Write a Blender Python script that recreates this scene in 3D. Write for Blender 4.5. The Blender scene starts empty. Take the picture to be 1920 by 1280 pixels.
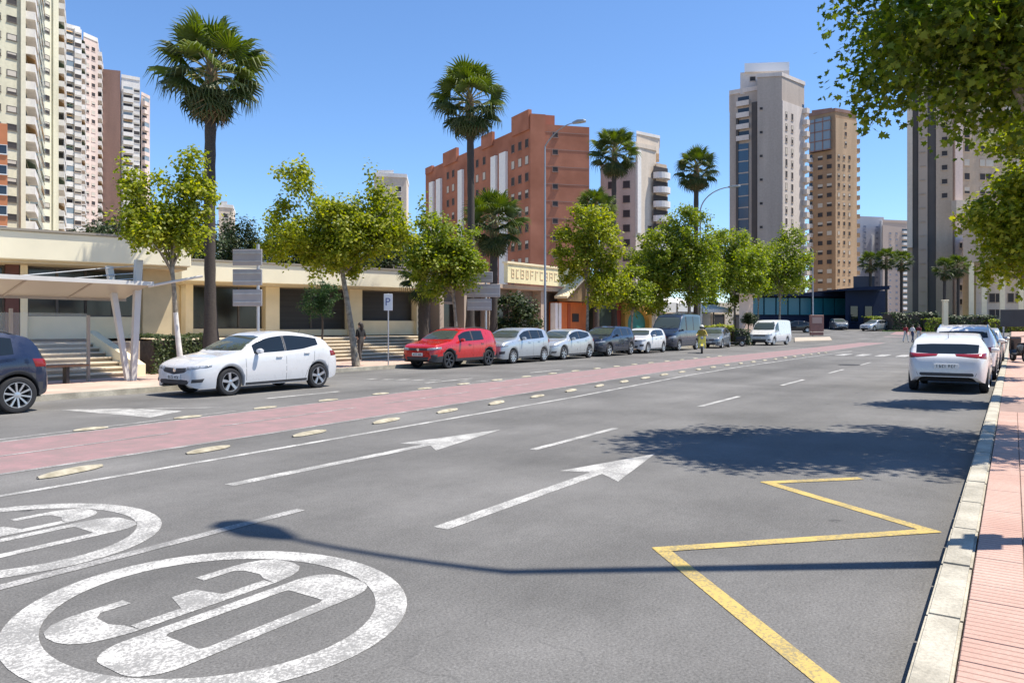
import bpy, bmesh, math, random
import numpy as np
from mathutils import Vector, Matrix
from mathutils.bvhtree import BVHTree
random.seed(11)
sc = bpy.context.scene
col = sc.collection
R = math.radians

# ------------------------------------------------------------------ camera
F, HY, CH = 1400.0, 610.0, 1.65          # focal length in photo pixels, horizon row, eye height
cam = bpy.data.cameras.new('camera'); camo = bpy.data.objects.new('camera', cam); col.objects.link(camo)
cam.sensor_width = 36; cam.lens = 36 * F / 1920; cam.shift_y = -30 / 1920
cam.clip_start = 0.05; cam.clip_end = 6000
camo.location = (0, 0, CH); camo.rotation_euler = (R(90), 0, 0)
sc.camera = camo

# ------------------------------------------------------------------ sky, sun, exposure
SUN_EL, SUN_AZ = R(65), R(3)             # azimuth measured from +X towards +Y
SUN = Vector((math.cos(SUN_EL) * math.cos(SUN_AZ), math.cos(SUN_EL) * math.sin(SUN_AZ), math.sin(SUN_EL)))
wd = bpy.data.worlds.new('World'); sc.world = wd; wd.use_nodes = True
nt = wd.node_tree; bg = nt.nodes['Background']
sky = nt.nodes.new('ShaderNodeTexSky'); sky.sky_type = 'NISHITA'; sky.sun_disc = False
sky.sun_elevation = SUN_EL; sky.sun_rotation = R(90) - SUN_AZ
sky.altitude = 0; sky.air_density = 1.0; sky.dust_density = 0.0; sky.ozone_density = 10
nt.links.new(sky.outputs[0], bg.inputs[0]); bg.inputs[1].default_value = 0.13
sl = bpy.data.lights.new('sun', 'SUN'); sl.energy = 5.0; sl.angle = R(0.53); sl.color = (1, 0.925, 0.81)
so = bpy.data.objects.new('sun', sl); col.objects.link(so); so.rotation_euler = SUN.to_track_quat('Z', 'Y').to_euler()
so.location = (30, 0, 40)
vs = sc.view_settings; vs.view_transform = 'Standard'; vs.look = 'None'; vs.gamma = 1; vs.use_curve_mapping = False
vs.exposure = 0.62
sc.render.engine = 'CYCLES'

# ------------------------------------------------------------------ frames of reference
A0 = math.atan((1900 - 960) / F)         # the street runs 33.9 degrees to the right of the view axis
DX, DY = math.sin(A0), math.cos(A0)
def W(s, t): return (s * DX - t * DY, s * DY + t * DX)        # s along the street, t to its left
def ST(x, y): return (x * DX + y * DY, -x * DY + y * DX)
def P(px, Z): return ((px - 960) / F * Z, Z)
def zpx(py, Z): return CH + (HY - py) * Z / F
def on_t(px, t):                          # ground point on the line t seen in column px
    r = (px - 960) / F; Z = t / (-DY * r + DX); return (r * Z, Z)
def gpx(px, py, z=0):
    Y = F * (CH - z) / (py - HY); return ((px - 960) * Y / F, Y)
def gz(x, y):
    k = min(1, max(0, (y - 72) / 42)); return 1.25 * k * k * (3 - 2 * k)

# ------------------------------------------------------------------ materials
MATS = {}
def nodes(m):
    m.use_nodes = True; n = m.node_tree; return n, n.nodes['Principled BSDF']
def c4(c): return (c[0], c[1], c[2], 1)
def mat(name, c, rough=.6, var=.0, scale=3., bump=.0, bscale=60., metal=0, coat=0, spec=.5, c2=None, det=4, stretch=None, alpha=None, fine=0.):
    if name in MATS: return MATS[name]
    m = bpy.data.materials.new(name); n, b = nodes(m)
    b.inputs['Base Color'].default_value = c4(c); b.inputs['Roughness'].default_value = rough
    b.inputs['Metallic'].default_value = metal; b.inputs['Specular IOR Level'].default_value = spec
    if coat: b.inputs['Coat Weight'].default_value = coat; b.inputs['Coat Roughness'].default_value = .03
    if var or c2 or bump or fine:
        g = n.nodes.new('ShaderNodeNewGeometry'); vec = g.outputs['Position']
        if stretch:
            mp = n.nodes.new('ShaderNodeMapping'); mp.inputs['Scale'].default_value = stretch
            n.links.new(vec, mp.inputs[0]); vec = mp.outputs[0]
    if var or c2:
        t = n.nodes.new('ShaderNodeTexNoise'); t.inputs['Scale'].default_value = scale; t.inputs['Detail'].default_value = det
        n.links.new(vec, t.inputs['Vector'])
        r = n.nodes.new('ShaderNodeValToRGB'); e = r.color_ramp.elements
        e[0].position, e[1].position = .32, .68
        e[0].color = c4([max(0, v * (1 - var)) for v in c]); e[1].color = c4(c2 if c2 else [min(1, v * (1 + var)) for v in c])
        n.links.new(t.outputs['Fac'], r.inputs[0]); out = r.outputs[0]
        if fine:
            t3 = n.nodes.new('ShaderNodeTexNoise'); t3.inputs['Scale'].default_value = bscale; t3.inputs['Detail'].default_value = 3
            n.links.new(g.outputs['Position'], t3.inputs['Vector'])
            mr = n.nodes.new('ShaderNodeMapRange'); mr.inputs[1].default_value = .3; mr.inputs[2].default_value = .7
            mr.inputs[3].default_value = 1 - fine; mr.inputs[4].default_value = 1 + fine
            n.links.new(t3.outputs['Fac'], mr.inputs[0])
            mx = n.nodes.new('ShaderNodeVectorMath'); mx.operation = 'SCALE'
            n.links.new(out, mx.inputs[0]); n.links.new(mr.outputs[0], mx.inputs['Scale']); out = mx.outputs[0]
        n.links.new(out, b.inputs['Base Color'])
    if bump:
        t2 = n.nodes.new('ShaderNodeTexNoise'); t2.inputs['Scale'].default_value = bscale; t2.inputs['Detail'].default_value = 4
        n.links.new(g.outputs['Position'], t2.inputs['Vector'])
        bp = n.nodes.new('ShaderNodeBump'); bp.inputs['Strength'].default_value = bump; bp.inputs['Distance'].default_value = .02
        n.links.new(t2.outputs['Fac'], bp.inputs['Height']); n.links.new(bp.outputs[0], b.inputs['Normal'])
    MATS[name] = m; return m

def street_vec(n):
    g = n.nodes.new('ShaderNodeNewGeometry'); mp = n.nodes.new('ShaderNodeMapping'); mp.vector_type = 'POINT'
    mp.inputs['Rotation'].default_value = (0, 0, -(math.pi / 2 - A0))
    n.links.new(g.outputs['Position'], mp.inputs[0]); return mp.outputs[0]
def noise(n, vec, scale, det=4, rough=.5, sx=None):
    if sx:
        mp = n.nodes.new('ShaderNodeMapping'); mp.inputs['Scale'].default_value = sx; n.links.new(vec, mp.inputs[0]); vec = mp.outputs[0]
    t = n.nodes.new('ShaderNodeTexNoise'); t.inputs['Scale'].default_value = scale; t.inputs['Detail'].default_value = det
    t.inputs['Roughness'].default_value = rough; n.links.new(vec, t.inputs['Vector']); return t.outputs['Fac']
def mrange(n, v, a, b, c, d):
    m = n.nodes.new('ShaderNodeMapRange'); n.links.new(v, m.inputs[0])
    for i, q in enumerate((a, b, c, d)): m.inputs[i + 1].default_value = q
    return m.outputs[0]
def math_(n, op, a, b):
    m = n.nodes.new('ShaderNodeMath'); m.operation = op
    for i, q in enumerate((a, b)):
        if isinstance(q, (int, float)): m.inputs[i].default_value = q
        else: n.links.new(q, m.inputs[i])
    return m.outputs[0]
def mixc(n, fac, a, b):
    m = n.nodes.new('ShaderNodeMix'); m.data_type = 'RGBA'
    n.links.new(fac, m.inputs[0]) if not isinstance(fac, (int, float)) else setattr(m.inputs[0], 'default_value', fac)
    for i, q in ((6, a), (7, b)):
        if isinstance(q, (tuple, list)): m.inputs[i].default_value = c4(q)
        else: n.links.new(q, m.inputs[i])
    return m.outputs[2]
def scalec(n, c, f):
    m = n.nodes.new('ShaderNodeVectorMath'); m.operation = 'SCALE'
    if isinstance(c, (tuple, list)): m.inputs[0].default_value = c[:3]
    else: n.links.new(c, m.inputs[0])
    n.links.new(f, m.inputs['Scale']); return m.outputs[0]
def asphalt(name, base, tint):
    m = bpy.data.materials.new(name); n, b = nodes(m); v = street_vec(n)
    big = noise(n, v, .35, 5, .6, (1, 1, 1)); tracks = noise(n, v, .9, 3, .5, (.05, 1, 1)); fine = noise(n, v, 62, 4, .8); mid = noise(n, v, 9, 5, .65)
    f = math_(n, 'MULTIPLY', mrange(n, big, .3, .7, .84, 1.14), mrange(n, tracks, .3, .7, .86, 1.10))
    f = math_(n, 'MULTIPLY', f, mrange(n, fine, .3, .7, .55, 1.48)); f = math_(n, 'MULTIPLY', f, mrange(n, mid, .3, .7, .93, 1.07))
    c = mixc(n, mrange(n, big, .35, .65, 0, 1), base, tint); c = scalec(n, c, f)
    # oil drips and tar spots
    vo = n.nodes.new('ShaderNodeTexVoronoi'); vo.inputs['Scale'].default_value = .85; n.links.new(v, vo.inputs['Vector'])
    sp = mrange(n, vo.outputs['Distance'], .03, .07, 1, 0); sp = math_(n, 'MULTIPLY', sp, mrange(n, mid, .42, .56, 0, .75))
    c = mixc(n, sp, c, (.03, .03, .032))
    # hairline cracks
    vc = n.nodes.new('ShaderNodeTexVoronoi'); vc.feature = 'DISTANCE_TO_EDGE'; vc.inputs['Scale'].default_value = .22
    dv = n.nodes.new('ShaderNodeVectorMath'); dv.operation = 'ADD'; nc = n.nodes.new('ShaderNodeTexNoise'); nc.inputs['Scale'].default_value = 1.3
    n.links.new(v, nc.inputs['Vector']); n.links.new(v, dv.inputs[0]); n.links.new(nc.outputs['Color'], dv.inputs[1]); n.links.new(dv.outputs[0], vc.inputs['Vector'])
    cr = mrange(n, vc.outputs['Distance'], .0, .002, .3, 0); cr = math_(n, 'MULTIPLY', cr, mrange(n, big, .45, .6, 0, 1))
    c = mixc(n, cr, c, (.05, .05, .05))
    n.links.new(c, b.inputs['Base Color']); b.inputs['Roughness'].default_value = .88; b.inputs['Specular IOR Level'].default_value = .25
    bp = n.nodes.new('ShaderNodeBump'); bp.inputs['Strength'].default_value = .5; bp.inputs['Distance'].default_value = .008
    n.links.new(fine, bp.inputs['Height']); n.links.new(bp.outputs[0], b.inputs['Normal']); MATS[name] = m; return m
def paint(name, c, wear=.5, under=(.14, .14, .142)):
    m = bpy.data.materials.new(name); n, b = nodes(m); v = street_vec(n)
    fine = noise(n, v, 48, 5, .8); big = noise(n, v, 2.6, 5, .65)
    th = mrange(n, big, .3, .7, .45 + .2 * wear, .21 + .2 * wear)
    d = math_(n, 'SUBTRACT', fine, th); k = mrange(n, d, 0, .10, .72, 0)
    cc = scalec(n, c, mrange(n, big, .3, .7, .86, 1.05)); cc = mixc(n, k, cc, under)
    n.links.new(cc, b.inputs['Base Color']); b.inputs['Roughness'].default_value = .7; b.inputs['Specular IOR Level'].default_value = .3
    MATS[name] = m; return m
def leafmat(name, c1, c2, c3, trans=.35):
    m = bpy.data.materials.new(name); m.use_nodes = True; n = m.node_tree; n.nodes.clear()
    g = n.nodes.new('ShaderNodeNewGeometry'); r = n.nodes.new('ShaderNodeValToRGB'); e = r.color_ramp.elements
    e[0].color = c4(c1); e[1].color = c4(c3); k = e.new(.5); k.color = c4(c2)
    n.links.new(g.outputs['Random Per Island'], r.inputs[0])
    d = n.nodes.new('ShaderNodeBsdfPrincipled'); d.inputs['Roughness'].default_value = .5; d.inputs['Specular IOR Level'].default_value = .35
    t = n.nodes.new('ShaderNodeBsdfTranslucent'); mx = n.nodes.new('ShaderNodeMixShader'); mx.inputs[0].default_value = trans
    hs = n.nodes.new('ShaderNodeHueSaturation'); hs.inputs['Saturation'].default_value = 1.15; hs.inputs['Value'].default_value = 1.5
    n.links.new(r.outputs[0], d.inputs['Base Color']); n.links.new(r.outputs[0], hs.inputs['Color']); n.links.new(hs.outputs[0], t.inputs['Color'])
    n.links.new(d.outputs[0], mx.inputs[1]); n.links.new(t.outputs[0], mx.inputs[2])
    o = n.nodes.new('ShaderNodeOutputMaterial'); n.links.new(mx.outputs[0], o.inputs[0]); MATS[name] = m; return m
def glassmat(name, c, rough=.05, trans=0., alpha=1.):
    m = bpy.data.materials.new(name); n, b = nodes(m); b.inputs['Base Color'].default_value = c4(c); b.inputs['Roughness'].default_value = rough
    b.inputs['Transmission Weight'].default_value = trans; b.inputs['IOR'].default_value = 1.5; b.inputs['Alpha'].default_value = alpha
    b.inputs['Specular IOR Level'].default_value = .6; MATS[name] = m; return m

# ------------------------------------------------------------------ mesh helpers
class MB:
    def __init__(s): s.v = []; s.f = []; s.m = []
    def face(s, pts, m=0):
        b = len(s.v); s.v += [tuple(p) for p in pts]; s.f.append(list(range(b, b + len(pts)))); s.m.append(m)
    def box(s, x0, x1, y0, y1, z0, z1, m=0):
        b = len(s.v); s.v += [(x0, y0, z0), (x1, y0, z0), (x1, y1, z0), (x0, y1, z0), (x0, y0, z1), (x1, y0, z1), (x1, y1, z1), (x0, y1, z1)]
        for q in ((0, 3, 2, 1), (4, 5, 6, 7), (0, 1, 5, 4), (1, 2, 6, 5), (2, 3, 7, 6), (3, 0, 4, 7)):
            s.f.append([b + i for i in q]); s.m.append(m)
    def prism(s, poly, z0, z1, m=0, mt=None):      # counter-clockwise plan outline
        b = len(s.v); n = len(poly)
        z0 = z0 if isinstance(z0, (list, tuple)) else [z0] * n; z1 = z1 if isinstance(z1, (list, tuple)) else [z1] * n
        s.v += [(p[0], p[1], z) for p, z in zip(poly, z0)] + [(p[0], p[1], z) for p, z in zip(poly, z1)]
        s.f.append([b + i for i in range(n)][::-1]); s.m.append(m); s.f.append([b + n + i for i in range(n)]); s.m.append(m if mt is None else mt)
        for i in range(n):
            j = (i + 1) % n; s.f.append([b + i, b + j, b + n + j, b + n + i]); s.m.append(m)
    def extr(s, prof, y0, y1, m=0):                # outline in x,z pulled along y
        b = len(s.v); n = len(prof); s.v += [(p[0], y0, p[1]) for p in prof] + [(p[0], y1, p[1]) for p in prof]
        s.f.append([b + i for i in range(n)]); s.m.append(m); s.f.append([b + n + i for i in range(n)][::-1]); s.m.append(m)
        for i in range(n):
            j = (i + 1) % n; s.f.append([b + j, b + i, b + n + i, b + n + j]); s.m.append(m)
    def tube(s, pts, rad, n=8, m=0, cap=True):
        pts = [Vector(p) for p in pts]; rad = rad if isinstance(rad, (list, tuple)) else [rad] * len(pts); b = len(s.v)
        up = None
        for i, p in enumerate(pts):
            d = (pts[min(i + 1, len(pts) - 1)] - pts[max(i - 1, 0)])
            d = d.normalized() if d.length > 1e-9 else Vector((0, 0, 1))
            if up is None: up = Vector((1, 0, 0)) if abs(d.x) < .9 else Vector((0, 1, 0))
            a = d.cross(up)
            a = a.normalized() if a.length > 1e-6 else d.orthogonal().normalized()
            c = a.cross(d).normalized(); up = c
            for k in range(n):
                w = 2 * math.pi * k / n; q = p + (a * math.cos(w) + c * math.sin(w)) * rad[i]; s.v.append(tuple(q))
        for i in range(len(pts) - 1):
            for k in range(n):
                j = (k + 1) % n; s.f.append([b + i * n + k, b + i * n + j, b + (i + 1) * n + j, b + (i + 1) * n + k]); s.m.append(m)
        if cap:
            s.f.append([b + k for k in range(n)][::-1]); s.m.append(m)
            e = b + (len(pts) - 1) * n; s.f.append([e + k for k in range(n)]); s.m.append(m)
    def lathe(s, prof, n=20, m=0, axis='z'):       # prof: (r, h)
        b = len(s.v)
        for r, h in prof:
            for k in range(n):
                w = 2 * math.pi * k / n
                s.v.append((r * math.cos(w), r * math.sin(w), h) if axis == 'z' else (r * math.cos(w), h, r * math.sin(w)))
        for i in range(len(prof) - 1):
            for k in range(n):
                j = (k + 1) % n; q = [b + i * n + k, b + i * n + j, b + (i + 1) * n + j, b + (i + 1) * n + k]
                s.f.append(q if axis == 'z' else q[::-1]); s.m.append(m)
    def mesh(s, name, mats, smooth=None):
        me = bpy.data.meshes.new(name); me.from_pydata(s.v, [], s.f)
        for q in (mats if isinstance(mats, (list, tuple)) else [mats]): me.materials.append(q)
        me.polygons.foreach_set('material_index', s.m)
        if smooth:
            me.polygons.foreach_set('use_smooth', [True] * len(s.f)); me.set_sharp_from_angle(angle=R(smooth))
        me.update(); return me
    def build(s, name, mats, parent=None, loc=(0, 0, 0), rz=0, smooth=None):
        return ob(name, s.mesh(name, mats, smooth), parent, loc, rz)
def ob(name, me, parent=None, loc=(0, 0, 0), rz=0, rot=None, scale=None):
    o = bpy.data.objects.new(name, me); col.objects.link(o); o.location = loc
    o.rotation_euler = rot if rot is not None else (0, 0, rz)
    if scale: o.scale = scale
    if parent: o.parent = parent
    return o
def tag(o, label=None, cat=None, group=None, kind=None):
    if label: o['label'] = label
    if cat: o['category'] = cat
    if group: o['group'] = group
    if kind: o['kind'] = kind
    return o
def thing(name, label, cat, loc=(0, 0, 0), rz=0, group=None):
    if len(loc) == 2: loc = (loc[0], loc[1], 0)
    o = bpy.data.objects.new(name, None); col.objects.link(o); o.location = loc; o.rotation_euler = (0, 0, rz)
    o.empty_display_size = .2; return tag(o, label, cat, group)
def bevel(me, w=.01, seg=1):
    bm = bmesh.new(); bm.from_mesh(me); bmesh.ops.bevel(bm, geom=bm.edges[:], offset=w, segments=seg, affect='EDGES', profile=.6); bm.to_mesh(me); bm.free(); return me
def bbox(x0, x1, y0, y1, z0, z1, name, m, w=.01):
    q = MB(); q.box(x0, x1, y0, y1, z0, z1); return bevel(q.mesh(name, m), w)
def text_mesh(txt, size, m, depth=.01):
    cu = bpy.data.curves.new('t', 'FONT'); cu.body = txt; cu.size = size; cu.extrude = depth; cu.align_x = 'CENTER'; cu.align_y = 'CENTER'; cu.resolution_u = 3
    o = bpy.data.objects.new('t', cu); col.objects.link(o); dg = bpy.context.evaluated_depsgraph_get()
    me = bpy.data.meshes.new_from_object(o.evaluated_get(dg)); bpy.data.objects.remove(o); me.materials.clear(); me.materials.append(m); return me

# shared materials
ASPH = asphalt('asphalt_worn', (.128, .125, .119), (.156, .152, .145))
WHITE = paint('road_paint_white', (.52, .51, .48), .66, (.15, .147, .14)); YEL = paint('road_paint_yellow', (.50, .37, .115), .5, (.19, .17, .12))
THIN = paint('road_paint_faded', (.42, .41, .39), .85, (.13, .127, .12))
PINK = paint('cycle_path_red', (.31, .19, .19), .62, (.22, .175, .165))
CREAM = mat('cream_render', (.78, .68, .46), .8, .07, 1.2, .1, 40); OCHRE = mat('ochre_render', (.58, .47, .29), .8, .1, 1.5, .1, 40)
DKGLASS = glassmat('dark_glass', (.012, .016, .018), .04); WINGLASS = glassmat('window_glass', (.03, .04, .055), .12)
BLACK = mat('black_rubber', (.018, .018, .02), .75, .15, 30); DARK = mat('dark_plastic', (.02, .02, .022), .5)
CHROME = mat('chrome', (.65, .66, .68), .18, metal=1); STEEL = mat('galvanised_steel', (.48, .49, .5), .45, .1, 6, metal=.6)
WPAINT = mat('white_paint', (.78, .78, .76), .5, .05, 3); GREYP = mat('grey_paint', (.30, .31, .32), .5, .06, 3)
# ================================================================== GROUND, ROAD, PAVEMENTS
def sheet(name, rows, m, kind='structure', parent=None, dz=0., flat=False):
    """rows: list of rows of (x, y) points, all rows the same length; the sheet follows the rise of the land"""
    v = []; f = []; nn = len(rows[0])
    for r in rows: v += [(x, y, (0 if flat else gz(x, y)) + dz) for x, y in r]
    for i in range(len(rows) - 1):
        for j in range(nn - 1):
            a = i * nn + j; f.append((a, a + 1, a + nn + 1, a + nn))
    me = bpy.data.meshes.new(name); me.from_pydata(v, [], f); me.materials.append(m); me.update()
    bm = bmesh.new(); bm.from_mesh(me); bmesh.ops.recalc_face_normals(bm, faces=bm.faces)
    if sum(q.normal.z for q in bm.faces) < 0: bmesh.ops.reverse_faces(bm, faces=bm.faces)
    bm.to_mesh(me); bm.free()
    o = ob(name, me, parent)
    if kind: o['kind'] = kind
    return o
SOIL = mat('dusty_ground', (.36, .31, .25), .95, .15, .3, .2, 30)
ys = [-60, -20, 0, 20, 40, 60, 70, 76, 82, 88, 94, 100, 106, 112, 120, 160, 300, 800, 2500]
sheet('ground', [[(x, y) for x in (-1500, -300, -100, -40, 0, 40, 80, 120, 300, 1500)] for y in ys], SOIL, dz=-.03)
def kl(s): return float(np.interp(s, [-40, 14.2, 16.2, 58, 62, 66], [17.6, 17.6, 19.75, 19.75, 24, 60]))
ss = list(np.arange(-30, 66, 2.0)) + list(np.arange(66, 190, 6.0)) + [14.2, 16.2]
ss = sorted(ss)
road = sheet('road', [[W(s, .38 + (kl(s) - .38) * k / 8) for k in range(9)] for s in ss], ASPH)
# --- cycle path (a band of red paint down the middle)
SR = [-20, 3.7, 7.4, 15, 24, 30, 40, 52, 75, 105, 140]
lo = lambda s: float(np.interp(s, SR, [9.25, 9.3, 9.42, 9.85, 10.3, 10.45, 10.2, 9.9, 9.9, 10.6, 12]))
hi = lambda s: float(np.interp(s, SR, [11.7, 11.85, 12.1, 12.6, 13.0, 13.1, 12.9, 12.5, 12.2, 12.6, 14]))
sol = lambda s: float(np.interp(s, SR, [8.1, 8.13, 8.2, 8.4, 8.95, 9.05, 8.9, 8.6, 8.6, 9.2, 11]))
sg = list(np.arange(-14, 70, 1.5)) + list(np.arange(70, 140, 5))
sheet('cycle_path', [[W(s, lo(s) + (hi(s) - lo(s)) * k / 3) for k in range(4)] for s in sg], PINK, dz=.0025)
def strip(name, fn, s0, s1, w, m=WHITE, dz=.0035, step=1.0):
    n = max(2, int((s1 - s0) / step)); q = [s0 + (s1 - s0) * i / n for i in range(n + 1)]
    o = sheet(name, [[W(s, fn(s) - w / 2), W(s, fn(s) + w / 2)] for s in q], m, None, None, dz); o.parent = road; return o
strip('edge_line', sol, -14, 52, .10)
strip('cycle_path_border', lambda s: lo(s) + .02, -14, 100, .09, THIN); strip('cycle_path_border', lambda s: hi(s) - .02, -14, 60, .07, THIN)
for i in range(18):
    a = -13 + i * 4.1; strip('cycle_centre_dash', lambda s: (lo(s) + hi(s)) / 2, a, a + 3.2, .07, THIN, .0055)
strip('edge_line', lambda s: hi(s) + .25, -14, 9, .10, THIN)
for a in (-4.4, 2.0, 8.39, 14.74, 21.2, 27.6, 34.0): strip('lane_dash', lambda s: 5.3, a, a + 2.5 + (.15 if a > 9 else 0), .11, THIN if a < 5 else WHITE)
strip('lane_dash', lambda s: 5.22, -8, 1.2, .10, THIN)
for a in (10.9, 16.4, 22): strip('opposite_lane_dash', lambda s: 14.0, a, a + 2.2, .14, WHITE)
def flat(name, polys, m, dz=.003, parent=None):
    q = MB()
    for p in polys: q.face([(*W(s, t), dz + gz(*W(s, t))) for s, t in p])
    me = q.mesh(name, m); bm = bmesh.new(); bm.from_mesh(me)
    for fc in bm.faces:
        fc.normal_update()
        if fc.normal.z < 0: fc.normal_flip()
    bm.to_mesh(me); bm.free(); return ob(name, me, parent or road)
def arrow(s0, sh, tip, tc, dt=0):
    b = sh - .05
    flat('arrow_marking', [[(s0, tc + .075), (s0, tc - .075), (b, tc - .075), (b, tc + .075)],
         [(b, tc + .075), (b, tc - .075), (sh - .32, tc - .40), (tip, tc + dt), (sh - .16, tc + .40)]], WHITE)
arrow(4.78, 7.95, 9.73, 6.73, .02); arrow(4.72, 7.5, 8.98, 3.87, -.05)
# oncoming-lane arrow and the broken line across
flat('arrow_marking', [[(6.7, 15.9), (6.95, 15.65), (9.3, 13.25), (8.95, 13.45)], [(7.2, 15.5), (7.5, 12.85), (8.4, 13.3), (8.1, 14.6)]], WHITE)
for i in range(9):
    k = i / 9; a = (16.4 + 1.6 * k, 16.5 - 4.2 * k); flat('crossing_block', [[a, (a[0] + .12, a[1] - .28), (a[0] + .55, a[1] - .24), (a[0] + .45, a[1])]], THIN)
for i in range(6):
    t = 8.2 - i * 1.0
    flat('crossing_bar', [[(44, t), (44, t - .5), (47, t - .5), (47, t)]], WHITE)
# --- speed roundels
def roundel(cs, ct):
    n = 56; ro = (1.05, 1.15); ri = (.865, .965); ring = []
    for i in range(n):
        a, b = 2 * math.pi * i / n, 2 * math.pi * (i + 1) / n
        ring.append([(cs + ro[0] * math.cos(a), ct + ro[1] * math.sin(a)), (cs + ro[0] * math.cos(b), ct + ro[1] * math.sin(b)),
                     (cs + ri[0] * math.cos(b), ct + ri[1] * math.sin(b)), (cs + ri[0] * math.cos(a), ct + ri[1] * math.sin(a))])
    o = flat('speed_roundel', ring, WHITE)
    def rr(s0, s1, t0, t1, rs, rt, k=6):        # rounded rectangle outline, counter-clockwise in (s, t)
        pts = []
        for (c0, c1, a0) in ((s1 - rs, t1 - rt, 0), (s0 + rs, t1 - rt, 90), (s0 + rs, t0 + rt, 180), (s1 - rs, t0 + rt, 270)):
            for i in range(k + 1):
                a = R(a0 + 90 * i / k); pts.append((c0 + rs * math.cos(a), c1 + rt * math.sin(a)))
        return pts
    # zero: outer and inner outline share the number of points, joined as a ring
    t0, t1 = ct - .55, ct - .02; s0, s1 = cs - .77, cs + .79
    A = rr(s0, s1, t0, t1, .22, .17); B = rr(s0 + .37, s1 - .37, t0 + .10, t1 - .10, .05, .03)
    z = flat('digit_zero', [[A[i], A[(i + 1) % len(A)], B[(i + 1) % len(B)], B[i]] for i in range(len(A))], WHITE, .003, o)
    u0, u1 = ct + .05, ct + .56                 # three: top bowl, bottom bowl, open on its left (higher t)
    def C(c0, c1, sgn): pass
    q = []
    for (sa, sb, oa, ob_) in ((s1, s1 - .34, True, False), (s0, s0 + .34, True, False)):
        r_ = .2 if sa > cs else -.2
        q.append([(sa - r_ * 1.5, u0), (sa - r_ * .95, u0 + .02), (sa - r_ * .45, u0 + .06), (sa - r_ * .12, u0 + .13), (sa, u0 + .21), (sa, u1 - .2), (sa - r_ * .12, u1 - .12), (sa - r_ * .45, u1 - .05), (sa - r_ * .95, u1 - .01), (sa - r_ * 1.5, u1), (sb, u1), (sb, u1 - .09), (sb + r_ * .25, u1 - .15), (sb + r_ * .3, u0 + .22), (sb + r_ * .1, u0 + .13), (sb, u0)])
    q.append([(s0 + .34, u0), (s1 - .34, u0), (s1 - .34, u0 + .10), (s0 + .34, u0 + .10)])                     # spine
    q.append([(s1 - .34, u1), (s1 - .34, u1 - .09), (s1 - .56, u1 - .09), (s1 - .56, u1)]); q.append([(s0 + .34, u1), (s0 + .34, u1 - .09), (s0 + .52, u1 - .09), (s0 + .52, u1)])
    q.append([(cs - .13, u0 + .10), (cs + .15, u0 + .10), (cs + .10, u1 - .2), (cs - .06, u1 - .2)])
    flat('digit_three', q, WHITE, .003, o); return o
roundel(2.67, 3.88); roundel(2.66, 6.52)
# --- yellow bus-stop zigzag
Z = [(3.45, .50), (5.18, 2.15), (6.85, .55), (8.0, 2.14), (8.75, 1.4)]
pol = []
for (a, b) in zip(Z, Z[1:]):
    L = math.hypot(b[0] - a[0], b[1] - a[1]); d = ((b[0] - a[0]) / L, (b[1] - a[1]) / L); nx, ny = -d[1] * .058, d[0] * .058; e = .05
    a2 = (a[0] - d[0] * e, a[1] - d[1] * e); b2 = (b[0] + d[0] * e, b[1] + d[1] * e)
    pol.append([(a2[0] + nx, a2[1] + ny), (a2[0] - nx, a2[1] - ny), (b2[0] - nx, b2[1] - ny), (b2[0] + nx, b2[1] + ny)])
for i, p_ in enumerate(pol): flat('zigzag_line', [p_], YEL, .004 + .0015 * (i % 2))
# --- rubber separators along the cycle path
HUMP = mat('cream_rubber', (.33, .29, .20), .85, .25, 7, .3, 50, c2=(.46, .42, .32))
def hump_mesh():
    q = MB(); n = 9; pr = [(-1, 0), (-.8, .55), (-.45, .92), (0, 1), (.45, .92), (.8, .55), (1, 0)]
    for i in range(n + 1):
        k = i / n; w = .115 * min(1, math.sin(math.pi * min(.5, k * 1.7 + .08)) if k < .3 else (1 if k < .7 else math.cos((k - .7) / .3 * 1.35)))
        hgt = .05 * (math.sin(math.pi * (.08 + .84 * k)) ** .6)
        for a, b in pr: q.v.append((-.42 + .84 * k, a * w, b * hgt))
    for i in range(n):
        for j in range(6):
            b = i * 7 + j; q.f.append([b, b + 1, b + 8, b + 7][::-1]); q.m.append(0)
    return q.mesh('lane_separator', HUMP, 50)
HM = hump_mesh(); rzs = math.pi / 2 - A0
for i in range(-4, 26):
    s = 4.2 + 1.75 * i; t = (lo(s) + sol(s)) / 2 + .05; x, y = W(s, t)
    o = ob('lane_separator', HM, None, (x, y, .009 + gz(x, y)), rzs + R(9 + random.uniform(-4, 4)), scale=(random.uniform(.82, .95), random.uniform(.72, .88), random.uniform(.7, 1)))
    vis = {-4: None}.get(i)
    tag(o, 'cream rubber lane separator bump between white edge line and red cycle path', 'lane separator', 'bumps along the near edge of the red cycle path')
for i in range(-2, 20):
    s = 6.1 + 1.75 * i; t = hi(s) + .12; x, y = W(s, t)
    o = ob('lane_separator', HM, None, (x, y, .011 + gz(x, y)), rzs - R(4), scale=(.62, .65, .6))
    tag(o, 'cream rubber lane separator bump on the far edge of the red cycle path', 'lane separator', 'bumps along the far edge of the red cycle path')
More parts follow.
